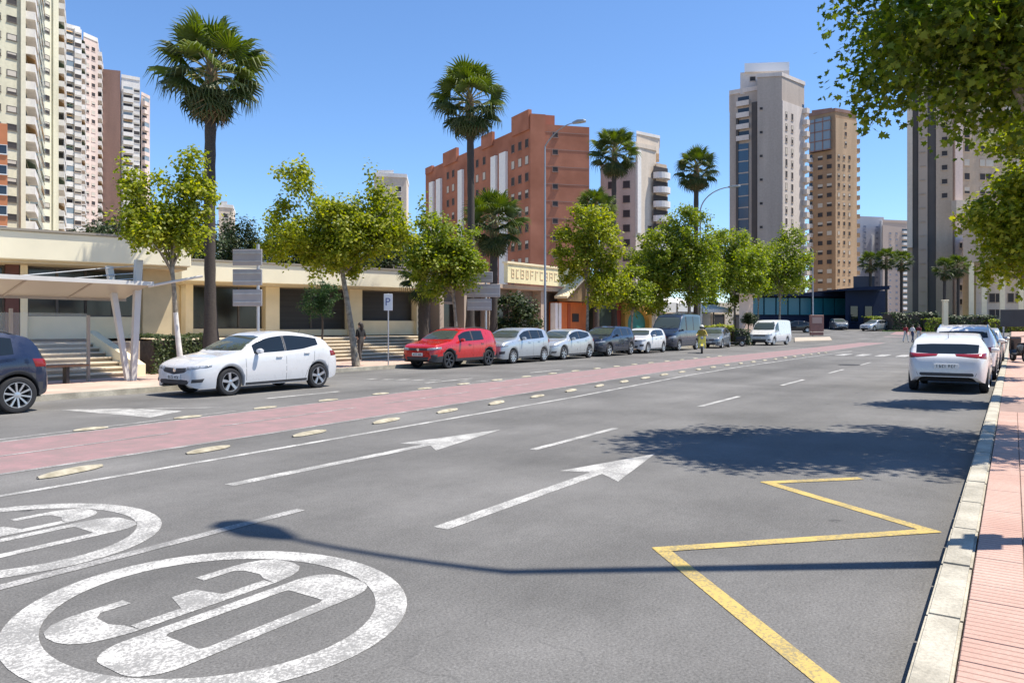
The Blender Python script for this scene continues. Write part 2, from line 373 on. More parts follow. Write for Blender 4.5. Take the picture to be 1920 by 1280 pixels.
# --- right pavement: kerb stones and tiles
KERB = mat('kerb_stone', (.37, .34, .27), .88, .22, 3, .4, 45, c2=(.48, .445, .36), fine=.14)
TILE = bpy.data.materials.new('ribbed_pink_tile'); n_, b_ = nodes(TILE); v_ = street_vec(n_)
wv = n_.nodes.new('ShaderNodeTexWave'); wv.wave_type = 'BANDS'; wv.bands_direction = 'X'; wv.inputs['Scale'].default_value = 5.24 ; wv.inputs['Distortion'].default_value = 0
n_.links.new(v_, wv.inputs['Vector'])
c_ = mixc(n_, mrange(n_, noise(n_, v_, 1.6, 4), .3, .7, 0, 1), (.43, .265, .21), (.50, .345, .28))
c_ = scalec(n_, c_, mrange(n_, noise(n_, v_, 70, 3), .3, .7, .88, 1.1)); g_ = mrange(n_, wv.outputs['Fac'], .02, .12, 1, 0)
c_ = mixc(n_, math_(n_, 'MULTIPLY', g_, .75), c_, (.22, .13, .10)); n_.links.new(c_, b_.inputs['Base Color']); b_.inputs['Roughness'].default_value = .85
bp_ = n_.nodes.new('ShaderNodeBump'); bp_.inputs['Strength'].default_value = .6; bp_.inputs['Distance'].default_value = .006
n_.links.new(mrange(n_, wv.outputs['Fac'], .0, .2, 0, 1), bp_.inputs['Height']); n_.links.new(bp_.outputs[0], b_.inputs['Normal'])
JOINT = mat('mortar_joint', (.27, .19, .16), .95, .15, 6)
sp = list(np.arange(-14, 60, 3.0)) + list(np.arange(60, 150, 6.0))
pav = sheet('pavement_right', [[W(s, .205), W(s, -1.5), W(s, -4), W(s, -7)] for s in sp], TILE, dz=.137)
q = MB(); prev = None
q.box(0, 18, -1.5, .205, .12, .1405); bed = q.build('tile_bed', JOINT, pav, (*W(0, 0), 0), rzs)
tq = MB(); tq.box(.004, .296, .004, .256, 0, .012); TM = bevel(tq.mesh('paving_tile', TILE), .003)
for i in range(7, 52):
    for j in range(4):
        if i * .3 > 9.5 and j > 2: continue
        a = random.uniform(-.0012, .0012); x, y = W(i * .3, .205 - .26 * (j + 1)); ob('paving_tile', TM, pav, (x, y, .139 + a + .0012), rzs)
kq = MB(); kq.extr([(0, 0), (.996, 0), (.996, .152), (0, .152)], 0, .168); KM = kq.mesh('kerb_stone', KERB)
bmk = bmesh.new(); bmk.from_mesh(KM); bmesh.ops.bevel(bmk, geom=[e for e in bmk.edges], offset=.014, segments=2, affect='EDGES'); bmk.to_mesh(KM); bmk.free()
for i in range(-6, 66):
    x, y = W(.45 + i * 1.0, .212); ob('kerb_stone', KM, pav, (x, y, gz(x, y) + random.uniform(-.002, .002)), rzs + R(random.uniform(-.12, .12)))
q = MB()
for i in range(66, 140, 4):
    x, y = W(i, .212); x2, y2 = W(i + 4, .212); x3, y3 = W(i + 4, .38); x4, y4 = W(i, .38)
    q.prism([(x, y), (x2, y2), (x3, y3), (x4, y4)][::-1], [gz(x, y)] * 4, [gz(x, y) + .15] * 4)
o = q.build('far_kerb', KERB, pav)
GUT = mat('gutter_shade', (.035, .033, .03), .9)
strip('gutter_shadow_strip', lambda s: .372, -8, 60, .05, GUT, .004)  # flat near-black strip, shade painted along the kerb foot
# --- left pavement
PAVL = mat('pink_paving', (.50, .34, .27), .88, .12, .9, .2, 14, c2=(.56, .42, .34), fine=.1)
lp = [s for s in ss if -20 <= s <= 58]
pl = sheet('pavement_left', [[W(s, kl(s) + .16), W(s, 24), W(s, 27), W(s, 34), W(s, 46)] for s in lp], PAVL, dz=.13, flat=True)
q = MB()
for a, b in zip(lp, lp[1:]):
    p4 = [W(a, kl(a)), W(b, kl(b)), W(b, kl(b) + .17), W(a, kl(a) + .17)]
    q.prism(p4, 0, .136)
q.prism([W(58, 19.7), W(58.2, 19.7), W(58.2, 46), W(58, 46)], 0, .136)
q.build('kerb', KERB, pl)
# --- far side: junction asphalt, islands, lawn
GRASS = mat('lawn', (.10, .20, .035), .9, .25, .6, .4, 40, c2=(.17, .26, .06))
def blob(name, pts, m, dz, kind='structure', thick=0.):
    q = MB(); q.prism(pts, [gz(*p_) - .1 for p_ in pts], [gz(*p_) + dz for p_ in pts]); o = q.build(name, m); o['kind'] = kind; return o
PALE = mat('pale_paving', (.42, .36, .29), .9, .1, .6)
blob('lawn', [P(1655, 98), P(1990, 96), P(2100, 160), P(1630, 160)], GRASS, .12)
blob('traffic_island', [P(1490, 72), P(1560, 76), P(1556, 84), P(1490, 82)], PALE, .14)
blob('plaza', [P(1180, 66), P(1330, 70), P(1400, 74), P(1440, 120), P(900, 120), P(960, 70)], PALE, .10)

# --- iron covers in the carriageway
IRON = mat('cast_iron', (.05, .048, .045), .6, .2, 20, .5, 60, metal=.4)
for (px, py, r_, lab) in ((1592, 684, .38, 'round iron manhole cover in the road left of the parked white hatchback'),):
    x, y = gpx(px, py); th = thing('manhole_cover', lab, 'manhole cover', (x, y, .004)); q = MB(); q.lathe([(r_ + .05, .0), (r_ + .05, .006), (r_, .006)], 24); q.build('ring', IRON, th)
    q = MB(); q.lathe([(r_ - .012, .0), (r_ - .012, .009), (.001, .009)], 24); q.build('lid', IRON, th)
# ================================================================== PLANTS
rng = np.random.default_rng(5)
LEAF_LOBED = np.array([(0, -.1, 0), (.16, .02, .02), (.48, .0, .06), (.33, .25, .05), (.50, .52, .10), (.20, .50, .04), (0, .95, .12), (-.20, .50, .04), (-.50, .52, .10), (-.33, .25, .05), (-.48, .0, .06), (-.16, .02, .02)], float)
LEAF_KITE = np.array([(0, -.1, 0), (.42, .38, .07), (0, 1.0, .0), (-.42, .38, .07)], float)
LEAF_SLIM = np.array([(0, 0, 0), (.2, .5, .05), (0, 1.1, 0), (-.2, .5, .05)], float)
def leaf_mesh(name, pts, nrm, size, shape, m):
    N = len(pts); K = len(shape)
    nrm = nrm / np.linalg.norm(nrm, axis=1, keepdims=True)
    r = rng.normal(size=(N, 3)); T = np.cross(nrm, r); T /= np.linalg.norm(T, axis=1, keepdims=True); B = np.cross(nrm, T)
    V = pts[:, None, :] + size[:, None, None] * (shape[None, :, 0, None] * T[:, None, :] + shape[None, :, 1, None] * B[:, None, :] + shape[None, :, 2, None] * nrm[:, None, :])
    me = bpy.data.meshes.new(name); me.vertices.add(N * K); me.vertices.foreach_set('co', V.reshape(-1).astype(np.float32))
    me.loops.add(N * K); me.loops.foreach_set('vertex_index', np.arange(N * K, dtype=np.int32))
    me.polygons.add(N); me.polygons.foreach_set('loop_start', np.arange(0, N * K, K, dtype=np.int32)); me.polygons.foreach_set('loop_total', np.full(N, K, dtype=np.int32))
    me.materials.append(m); me.update(calc_edges=True); return me
def clumps(lobes, n, bias=2.4):
    vol = np.array([l[3] * l[4] * l[5] for l in lobes]); out = []
    for l, k in zip(lobes, np.maximum(3, (n * vol / vol.sum()).astype(int))):
        d = rng.normal(size=(k, 3)); d /= np.linalg.norm(d, axis=1, keepdims=True); rr = rng.random(k) ** (1 / bias)
        out.append(np.array(l[:3]) + d * rr[:, None] * np.array(l[3:6]))
    return np.vstack(out)
def foliage(cl, per, rc, size, up=.55):
    P_ = []; N_ = []
    for c in cl:
        k = int(per * rng.uniform(.55, 1.4)); d = rng.normal(size=(k, 3)); d /= np.linalg.norm(d, axis=1, keepdims=True)
        rr = rc * rng.uniform(.6, 1.35) * rng.random(k) ** .55
        sh = np.array((.55, .55, 1.75)) if rng.random() < .24 else np.array((1.15, 1.15, .7))
        p = c + d * rr[:, None] * sh + rng.normal(size=(k, 3)) * rc * .12; P_.append(p)
        nn = d * .55 + rng.normal(size=(k, 3)) * .45; nn[:, 2] += up; N_.append(nn)
    P_ = np.vstack(P_); N_ = np.vstack(N_); return P_, N_, size * rng.uniform(.65, 1.2, len(P_))
BARK = mat('plane_bark', (.20, .17, .13), .9, .3, 7, .5, 25, c2=(.36, .32, .25))
DBARK = mat('dark_bark', (.07, .055, .045), .95, .3, 8, .5, 25)
LIME = mat('limewashed_bark', (.62, .60, .55), .85, .12, 8, .3, 25)
LF_Y = leafmat('plane_leaf_spring', (.12, .165, .014), (.235, .275, .024), (.40, .40, .055), .5)
LF_M = leafmat('plane_leaf_mid', (.09, .14, .016), (.18, .235, .025), (.31, .34, .05), .48)
LF_N = leafmat('plane_leaf_near', (.055, .095, .013), (.11, .16, .018), (.22, .26, .035), .52)
LF_D = leafmat('dark_leaf', (.016, .03, .010), (.03, .052, .014), (.055, .075, .02), .2)
LF_O = leafmat('orange_tree_leaf', (.012, .04, .012), (.025, .07, .018), (.06, .12, .03), .25)
LF_H = leafmat('hedge_leaf', (.025, .045, .012), (.05, .075, .02), (.10, .12, .035), .25)
def tree(name, label, base, lobes, trunk_h, r0, leafm, nclump=60, per=90, rc=.55, size=.17, shape=LEAF_KITE, bark=None, paint_h=0, lean=(0, 0), group=None, cat='tree', nlimb=14, z0=.13):
    """lobes are (x, y, z, rx, ry, rz) relative to the base"""
    bark = bark or BARK; th = thing(name, label, cat, (base[0], base[1], z0), 0, group)
    q = MB(); top = Vector((lean[0], lean[1], trunk_h)); n = 7; pts = []; rad = []
    for i in range(n + 1):
        k = i / n; w = math.sin(k * 5 + base[0]) * .04 * k
        pts.append((lean[0] * k + w, lean[1] * k - w * .6, trunk_h * k)); rad.append(r0 * (1.25 - .25 * min(1, k * 6)) * (1 - .42 * k))
    q.tube(pts, rad, 10)
    if paint_h:
        for fi in range(len(q.f)):
            if sum(q.v[i][2] for i in q.f[fi]) / len(q.f[fi]) < paint_h: q.m[fi] = 1
    q.build('trunk', [bark, LIME], th, smooth=60)
    cl = clumps(lobes, nclump); q = MB(); idx = rng.permutation(len(cl))[:nlimb + 20]
    mains = []
    for j, i in enumerate(idx):
        c = Vector(cl[i])
        if j < nlimb:
            h = top * (.86 + .14 * (j % 3) / 2); md = h.lerp(c, .5) + Vector((0, 0, .12 * (c - h).length)) + Vector(rng.normal(size=3) * .08)
            r1 = r0 * .36 * (.7 + .5 * rng.random()); q.tube([h, h.lerp(md, .5) + Vector((0, 0, .05)), md, c], [r1, r1 * .75, r1 * .5, r1 * .15], 6); mains.append((md, r1 * .45))
        else:
            md, r1 = min(mains, key=lambda a: (a[0] - c).length); q.tube([md, md.lerp(c, .5) + Vector(rng.normal(size=3) * .06), c], [r1, r1 * .6, r1 * .2], 5)
    q.build('limbs', bark, th, smooth=60)
    p_, n_, s_ = foliage(cl, per, rc, size)
    o = ob('crown', leaf_mesh('crown', p_, n_, s_, shape, leafm), th); o['kind'] = 'stuff'; return th
def cap(x): return x
# plane trees on the far pavement: (column px, t, crown px x0,x1,y0,y1, ...)
def street_tree(px, t, x0, x1, y0, y1, label, lobes=None, r0=.1, leafm=None, nclump=60, per=80, paint_h=0, lean=0, trunk_h=None, size=.17, rc=.45, name='plane_tree', lpx=None):
    b = on_t(px, t); Z = b[1]; k = Z / F
    L = []
    for (a0, a1, b0, b1) in (lobes or [(x0, x1, y0, y1)]):
        rx = (a1 - a0) / 2 * k * 1.08; rz = (b1 - b0) / 2 * k * 1.06
        L.append((((a0 + a1) / 2 - px) * k, random.uniform(-.2, .2), zpx((b0 + b1) / 2, Z) - .13, max(.3, rx - rc * .25), max(.35, rx * .9 - rc * .25), max(.3, rz - rc * .2)))
    th = trunk_h or max(1.6, zpx(y1, Z) + .25 * (y1 - y0) * k)
    return tree(name, label, b, L, th, r0, leafm or LF_M, int(nclump * 1.6), int(per * 1.5), rc * 1.12, size * .82, paint_h=paint_h, lean=(lean * k, 0), group='plane trees along the far pavement')
street_tree(342, 19.6, 0, 0, 0, 500, 'young plane tree with whitewashed trunk right of the bus shelter', [(232, 330, 330, 470), (300, 395, 300, 440), (240, 390, 390, 480), (330, 380, 272, 340), (225, 290, 300, 370)], .085, LF_Y, 58, 80, 2.1, -22, 3.3, .135, .34)
street_tree(668, 20.2, 0, 0, 0, 530, 'plane tree with forked leaning trunk behind the white hatchback', [(480, 620, 380, 500), (520, 600, 300, 400), (560, 700, 370, 450), (590, 720, 380, 510), (640, 760, 340, 480), (670, 730, 310, 400), (700, 790, 400, 490), (560, 700, 420, 520)], .13, LF_Y, 130, 85, 0, -28, 4.0, .15, .42)
street_tree(862, 20.6, 0, 0, 0, 560, 'plane tree standing behind the red car', [(750, 860, 400, 520), (820, 915, 420, 540), (770, 900, 440, 555), (770, 820, 380, 440)], .10, LF_M, 75, 85, 0, -15, 3.2, .165, .42)
street_tree(1101, 20.6, 0, 0, 0, 570, 'plane tree behind the second silver car and orange shop', [(1032, 1120, 420, 540), (1080, 1172, 400, 560), (1060, 1150, 385, 460), (1095, 1175, 480, 595)], .10, LF_Y, 80, 85, 0, 0, 4.0, .19, .5)
street_tree(1293, 20.6, 0, 0, 0, 570, 'big plane tree with dark trunk rising behind the dark van', [(1185, 1290, 425, 565), (1240, 1340, 395, 520), (1260, 1355, 440, 575), (1190, 1260, 500, 590), (1255, 1300, 385, 430)], .17, LF_M, 130, 85, 0, 0, 4.2, .23, .62)
street_tree(1378, 20.8, 0, 0, 0, 560, 'plane tree between the dark van and the white van', [(1318, 1430, 425, 540), (1335, 1440, 470, 580)], .12, LF_M, 75, 80, 0, 0, 4.6, .26, .7)
street_tree(1462, 20.8, 0, 0, 0, 550, 'farthest plane tree of the far pavement, above the white van', [(1398, 1480, 450, 550), (1450, 1528, 432, 540), (1415, 1515, 480, 562), (1480, 1510, 425, 460)], .13, LF_M, 75, 80, 0, 0, 5, .30, .8)
street_tree(1185, 23, 0, 0, 0, 590, 'low bushy plane tree left of the big one behind the small white car', [(1160, 1225, 500, 590)], .09, LF_M, 30, 80, 0, 0, 2.4, .2, .45)
street_tree(1338, 23.5, 0, 0, 0, 570, 'plane tree filling the gap right of the big dark-trunked one', [(1300, 1375, 440, 575)], .1, LF_M, 45, 75, 0, 0, 4.2, .27, .7)
street_tree(1422, 23.5, 0, 0, 0, 560, 'plane tree behind the peach pillar in the far row', [(1385, 1455, 455, 560)], .1, LF_M, 45, 75, 0, 0, 4.6, .3, .8)
street_tree(1235, 23.5, 0, 0, 0, 580, 'plane tree left of the big one, over the yellow arch', [(1195, 1265, 450, 585)], .1, LF_M, 45, 75, 0, 0, 3.6, .24, .6)
# near trees on the right pavement
bx, by = W(12.6, -.55)
tree('plane_tree', 'big plane tree whose crown hangs into the top right corner', (bx, by), [(-.6, 0, 5.75, 2.0, 2.0, 1.0), (-1.7, -.1, 5.25, 1.15, 1.3, .6), (.2, -.1, 4.6, .9, 1.0, .4), (.6, .4, 6.6, 2.2, 2.2, 1.4), (-1.7, .1, 6.3, 1.2, 1.5, .8), (-.3, -.2, 4.95, 1.4, 1.4, .6), (-.9, .2, 7.2, 1.5, 1.7, .9), (-1.0, 0, 5.2, 1.5, 1.5, .5)],
     4.5, .15, LF_N, 235, 140, .52, .105, LEAF_LOBED, lean=(-.25, 0), group='plane trees on the near pavement', z0=.14, nlimb=18)
bx, by = W(19.0, -.35)
tree('plane_tree', 'smaller bright plane tree on the right edge beside the parked white hatchback', (bx, by), [(.1, 0, 5.3, .9, .9, .6), (-.1, 0, 3.6, 1.1, 1.0, 1.0), (-.5, 0, 3.15, .85, .8, .6), (.4, .2, 4.6, .9, .9, .8), (0, .2, 2.8, .8, .8, .4)],
     2.6, .09, LF_Y, 110, 130, .38, .105, LEAF_LOBED, group='plane trees on the near pavement', z0=.14)
for i, (s, t, sc_) in enumerate(((26.5, -.7, 1.0), (34, -.8, 1.1), (42, -.8, 1.0))):
    bx, by = W(s, t); tree('plane_tree', ['first', 'second', 'third'][i] + ' plane tree beyond the bright one along the right pavement', (bx, by), [(0, 0, 4.6 * sc_, 1.3, 1.3, 1.2), (.5, .2, 5.4, 1.1, 1.1, .8)], 3.4, .11, LF_M, 50, 80, .5, .17, group='plane trees on the near pavement', z0=.14)
# orange tree, topiary, bushy tree, background evergreens
b = on_t(604, 24.0); k = b[1] / F
tree('orange_tree', 'small round orange tree with thin trunk in front of the cream shops', b, [(0, 0, 2.35, .72, .7, .62), (-.15, 0, 2.0, .75, .7, .5)], 1.7, .05, LF_O, 55, 75, .24, .105, LEAF_SLIM, DBARK, z0=.5)
b = on_t(965, 23.0)
tree('bushy_tree', 'low bushy tree with dark lower leaves between the shop entrance and yellow sign', b, [(0, 0, 2.6, 1.25, 1.1, .9), (.3, -.1, 1.7, 1.2, 1.1, .9), (-.4, 0, 1.2, 1.0, .9, .8)], 1.6, .08, LF_D, 50, 90, .45, .16, LEAF_KITE, DBARK)
b = P(1404, 62)
tree('topiary_tree', 'small dark clipped ball tree beside the white van', b, [(0, 0, 2.15, .55, .55, .5)], 1.75, .06, LF_D, 45, 70, .28, .13, LEAF_SLIM, DBARK, z0=.1)
for i, (px, Zd, top, w, lab) in enumerate(((195, 46, 398, 95, 'dark evergreen tree behind the cream shop, left of the whitewashed plane tree'), (345, 44, 405, 110, 'dark evergreen tree behind the palm trunk above the shop roof'), (440, 52, 402, 80, 'dark evergreen with pointed top left of the grey road signs'), (535, 55, 425, 90, 'dark evergreen tree behind the cream shop roof under the forked plane'),
        (610, 58, 430, 100, 'dark tree behind the forked plane tree and shop roof'), (740, 60, 430, 90, 'dark tree behind the shop roof left of the brick block'), (845, 64, 440, 90, 'dark tree in front of the brick block beside the tall palm'), (690, 62, 440, 80, 'dark tree behind the shop roof in the middle of the row'))):
    b = P(px, Zd); kk = Zd / F; hz_ = zpx(top, Zd)
    tree('evergreen_tree', lab, b, [(0, 0, hz_ * .72, w * kk * .55, 1.8, hz_ * .2), (w * kk * .15, 0, hz_ * .85, w * kk * .25, 1.2, hz_ * .12), (-w * kk * .2, 0, hz_ * .55, w * kk * .4, 1.6, hz_ * .2)], hz_ * .6, .2, LF_D, 80, 120, .8, .25, LEAF_SLIM, DBARK, group='evergreens behind the shops')
# hedges
def hedge(label, c, rz, lx, ly, h, n, z0=.13, size=.07, name='hedge', m=None):
    th = thing(name, label, 'hedge', (c[0], c[1], z0), rz)
    q = MB(); q.box(-lx / 2 + .1, lx / 2 - .1, -ly / 2 + .1, ly / 2 - .1, 0, h - .12); q.build('stems', DBARK, th)
    p_ = rng.uniform(-1, 1, (n, 3)); f = rng.integers(0, 5, n); p_[f == 0, 2] = 1; p_[f == 1, 1] = -1; p_[f == 2, 1] = -1; p_[f == 3, 0] = 1; p_[f == 4, 2] = 1
    nn = p_ ** 5 + rng.normal(size=(n, 3)) * .4; nn[:, 2] += .3
    wob = 1 + .09 * np.sin(p_[:, [0]] * 4 + p_[:, [2]] * 3 + c[0]) + rng.normal(size=(n, 1)) * .05
    p_ = p_ * wob; p_ = (p_ * np.array((lx / 2, ly / 2, h / 2))) + np.array((0, 0, h / 2)); p_[:, 2] = np.maximum(p_[:, 2], .03)
    o = ob('foliage', leaf_mesh('foliage', p_, nn, size * rng.uniform(.7, 1.3, n), LEAF_KITE, m or LF_H), th); o['kind'] = 'stuff'
b0, b1 = on_t(270, 22.7), on_t(385, 22.9)
hedge('clipped dark green hedge between the bus shelter and the white hatchback', ((b0[0] + b1[0]) / 2, (b0[1] + b1[1]) / 2), math.atan2(b1[1] - b0[1], b1[0] - b0[0]), math.dist(b0, b1), .9, 1.15, 5200)
for i, (px, Zd, w, h, lab) in enumerate(((1660, 104, 5, 1.6, 'dark shrub on the lawn left of the right tower'), (1705, 100, 6, 2.2, 'rounded shrub at the foot of the right tower'), (1760, 99, 5, 1.5, 'low shrub left of the cream post'), (1812, 98, 6, 1.9, 'shrub right of the cream post below the right tower'), (1885, 97, 6, 1.4, 'shrub on the lawn above the parked cars at the right edge'))):
    b = P(px, Zd); hedge(lab, b, 0, w, 3, h, 1500, gz(*b) + .1, .24, 'shrub', LF_D if i % 2 else LF_M)
b = P(1347, 61); hedge('yellow green shrub between the grey car and the plaza wall', b, 0, 2.4, 1.2, 1.5, 700, .1, .16, 'shrub', LF_Y)
b = P(1388, 60); hedge('dark green shrub beside the topiary tree', b, 0, 1.3, 1, 1.2, 600, .1, .13, 'shrub', LF_D)
# ------------------------------------------------------------------ palms
def frond_mesh(name, m, petm, Lp, Rf, spread, droop, n=20, curl=.0, seed=0):
    r_ = random.Random(seed); q = MB()
    q.tube([(0, 0, 0), (Lp * .5, 0, .04), (Lp, 0, 0)], [.035, .022, .016], 5, 1)
    c = Vector((Lp, 0, 0)); inner = []; mids = []; tips = []
    for i in range(2 * n + 1):
        a = R(-spread + 2 * spread * i / (2 * n)); rm = Rf * .5
        inner.append((c.x + .02 * math.cos(a), .02 * math.sin(a), 0))
        z = (.03 if i % 2 else -.03) - droop * .10 * (rm / Rf) ** 2 - curl * abs(math.sin(a)) * .25
        mids.append((c.x + rm * math.cos(a), rm * math.sin(a), z))
    b = len(q.v); q.v += [tuple(c)] + mids
    for i in range(2 * n): q.f.append([b, b + 1 + i, b + 2 + i]); q.m.append(0)
    for i in range(n):
        a = R(-spread + 2 * spread * (i + .5) / n); rt = Rf * r_.uniform(.88, 1.08); j = 2 * i
        aa = a + r_.uniform(-.05, .05); dz = -droop * r_.uniform(.35, .65) * Rf - curl * abs(math.sin(a)) * .45 * Rf
        rk = Rf * .78; mid = (c.x + rk * math.cos(aa), rk * math.sin(aa), dz * .35)
        hw = .026 * Rf; px_, py_ = -math.sin(aa) * hw, math.cos(aa) * hw
        k = len(q.v); tip = (c.x + rt * .97 * math.cos(aa), rt * .97 * math.sin(aa), dz)
        q.v += [mids[j], mids[j + 1], mids[j + 2], (mid[0] - px_, mid[1] - py_, mid[2] - .012), mid[:2] + (mid[2] + .015,), (mid[0] + px_, mid[1] + py_, mid[2] - .012), tip]
        q.f += [[k, k + 3, k + 4, k + 1], [k + 1, k + 4, k + 5, k + 2], [k + 3, k + 6, k + 4], [k + 4, k + 6, k + 5]]; q.m += [0] * 4
    return q.mesh(name, [m, petm], None)
PF = leafmat('palm_leaf', (.06, .095, .014), (.11, .15, .022), (.19, .21, .05), .34)
PD = leafmat('palm_leaf_old', (.03, .055, .014), (.05, .075, .02), (.085, .10, .035), .22)
PX = leafmat('palm_leaf_dead', (.12, .075, .035), (.17, .11, .05), (.22, .15, .075), .15)
PET = mat('palm_petiole', (.22, .20, .07), .7); PTR = mat('palm_trunk', (.06, .05, .043), .95, .3, 14, .7, 30, stretch=(1, 1, 4))
FR_Y = [frond_mesh('frond', PF, PET, 1.1, .80, 128, .6, 20, .4, i) for i in range(3)]
FR_M = [frond_mesh('frond', PF if i else PD, PET, 1.08, .88, 118, .95, 20, .65, 10 + i) for i in range(3)]
FR_O = [frond_mesh('frond', PD, PET, .95, .92, 105, .85, 18, .9, 20 + i) for i in range(3)]
FR_X = [frond_mesh('frond', PX if i else PD, PX, .7, .95, 70, .5, 12, 1.2, 30 + i) for i in range(2)]
def palm(label, base, ht, r_top, r_base, crown, seed, z0=.13, live=36, dead=28, group='tall fan palms', name='fan_palm'):
    r_ = random.Random(seed); th = thing(name, label, 'palm tree', (base[0], base[1], z0), 0, group)
    q = MB(); n = 26; pts = []; rad = []; bend = r_.uniform(-.15, .15)
    for i in range(n + 1):
        k = i / n; pts.append((bend * math.sin(k * 3) * .6, 0, ht * k)); rr = r_top + (r_base - r_top) * max(0, 1 - k * 3) ** 2
        rad.append(rr * (1.05 if i % 2 else .97))
    q.tube(pts, rad, 12); q.build('trunk', PTR, th, smooth=70)
    top = Vector((pts[-1][0], 0, ht)); ks = crown / 1.85
    q = MB(); q.lathe([(0, .5 * ks), (.12 * ks, .35 * ks), (.2 * ks, 0), (r_top * 1.25, -.35 * ks), (r_top * 1.02, -.8 * ks)], 10); q.build('crown_shaft', PX, th, top)
    for i in range(live + dead):
        az = i * 2.39996 + r_.uniform(-.25, .25)
        if i < live:
            k = i / live; el = 84 - 112 * k ** 1.05 + r_.uniform(-9, 9); grp = FR_Y if k < .42 else (FR_M if k < .75 else FR_O); s_ = r_.uniform(.9, 1.08) * (.85 if k < .12 else 1)
        else:
            k = (i - live) / max(1, dead); el = -48 - 32 * k + r_.uniform(-8, 8); grp = FR_X if k > .35 else FR_O; s_ = r_.uniform(.75, 1.0)
        me = grp[r_.randrange(len(grp))]; tw = r_.uniform(-.5, .5) if i < live else r_.uniform(-.3, .3)
        M = Matrix.Rotation(az, 4, 'Z') @ Matrix.Rotation(-R(el), 4, 'Y') @ Matrix.Rotation(tw, 4, 'X')
        o = ob('frond', me, th, top + Vector((0, 0, (.18 - .45 * (i / (live + dead))) * ks)), rot=M.to_euler(), scale=(s_ * ks,) * 3)
    return th
b = on_t(397, 21.4); palm('tallest fan palm in front of the cream shops behind the white hatchback', b, 9.6, .17, .33, 1.84, 1)
b = on_t(880, 22.0); palm('tall fan palm in front of the brick apartment block', b, 12.4, .17, .3, 2.0, 2)
b = P(1152, 56); palm('tall fan palm with shaggy skirt right of the brick block', b, zpx(292, 56), .18, .3, 2.0, 3)
b = P(1306, 61); palm('tall fan palm standing alone left of the grey tower', b, zpx(322, 61), .2, .32, 1.95, 4)
b = P(925, 41); palm('short fan palm in front of the brick block below the tall one', b, zpx(425, 41), .2, .3, 1.95, 5, dead=26, group='short fan palms')
b = P(1117, 53); palm('short fan palm between the plane tree and the shaggy tall palm', b, zpx(400, 53), .2, .3, 1.7, 6, dead=20, group='short fan palms')
b = P(795, 37); palm('short thick fan palm with drooping dead skirt beside the shop end', b, zpx(525, 37), .26, .36, 1.5, 7, live=20, dead=26, group='short fan palms')
for i, (px, Zd, top, lab) in enumerate(((1632, 112, 492, 'leftmost small palm in the row left of the right tower'), (1662, 110, 486, 'second small palm in the row left of the right tower'), (1690, 112, 490, 'third small palm touching the left edge of the right tower'), (1772, 108, 505, 'small palm in front of the right tower, left one of the pair'), (1797, 108, 500, 'small palm in front of the right tower, right one of the pair'))):
    b = P(px, Zd); palm(lab, b, zpx(top, Zd) - gz(*b), .2, .26, 1.9, 40 + i, gz(*b), 26, 6, 'small palms on the far lawn')
# ================================================================== BUILDINGS
def wvar(*a, **k): return [wmesh(*a, blind=b_, **k) for b_ in (0, 0, .35, .6, 1)]
def wmesh(name, w, h, frm, pane=None, fr=.09, proud=.07, sill=True, mull=0, blind=0):
    q = MB(); q.face([(-w / 2, -.02, 0), (w / 2, -.02, 0), (w / 2, -.02, h), (-w / 2, -.02, h)], 1)
    q.box(-w / 2 - fr, -w / 2, -proud, .05, -fr, h + fr); q.box(w / 2, w / 2 + fr, -proud, .05, -fr, h + fr); q.box(-w / 2, w / 2, -proud, .05, h, h + fr); q.box(-w / 2, w / 2, -proud, .05, -fr, 0)
    if blind: q.box(-w / 2, w / 2, -.045, -.022, h * (1 - blind), h, 2)
    if sill: q.box(-w / 2 - fr - .06, w / 2 + fr + .06, -proud - .08, .05, -fr - .08, -fr - .002)
    for i in range(mull): x = -w / 2 + w * (i + 1) / (mull + 1); q.box(x - .03, x + .03, -proud + .02, .0, 0, h)
    return q.mesh(name, [frm, pane or WINGLASS, SHUT])
def bvar(name, w, d, ph, par, slab, back=None):
    return [balc(name, w, d, ph, par, slab, back), balc(name, w, d, ph, par, slab, SHUTD), balc(name, w, d, ph, par, slab, GLB, enc=GLB), balc(name, w, d, ph, par, slab, back, awn=AWG), balc(name, w, d, ph, par, slab, back, awn=AWO), balc(name, w, d, ph, par, slab, SHUTD)]
def balc(name, w, d, ph, par, slab, back=None, bh=2.2, side=True, enc=None, awn=None):
    """a balcony: slab, parapet and the dark opening behind it; x along the facade, -y outwards"""
    q = MB(); q.box(-w / 2, w / 2, -d, .05, -.22, -.02, 1); q.box(-w / 2, w / 2, -d - .1, -d, -.25, ph)
    if side: q.box(-w / 2 - .1, -w / 2, -d - .1, .05, -.25, ph); q.box(w / 2, w / 2 + .1, -d - .1, .05, -.25, ph)
    q.face([(-w / 2 + .1, -.03, 0), (w / 2 - .1, -.03, 0), (w / 2 - .1, -.03, bh), (-w / 2 + .1, -.03, bh)], 2)
    if enc: q.box(-w / 2, w / 2, -d - .03, -d, ph, 2.55, 3)
    if awn: q.face([(-w / 2 + .2, -.05, 2.5), (w / 2 - .2, -.05, 2.5), (w / 2 - .2, -d - .05, 1.85), (-w / 2 + .2, -d - .05, 1.85)], 3)
    return q.mesh(name, [par, slab, back or WINGLASS, enc or awn or par])
SHUT = mat('roller_shutter', (.50, .46, .39), .7); SHUTD = mat('window_recess', (.035, .03, .03), .7); GLB = glassmat('glazed_balcony', (.22, .27, .30), .12)
AWG = mat('awning_green', (.10, .16, .10), .8); AWO = mat('awning_ochre', (.42, .25, .10), .8)
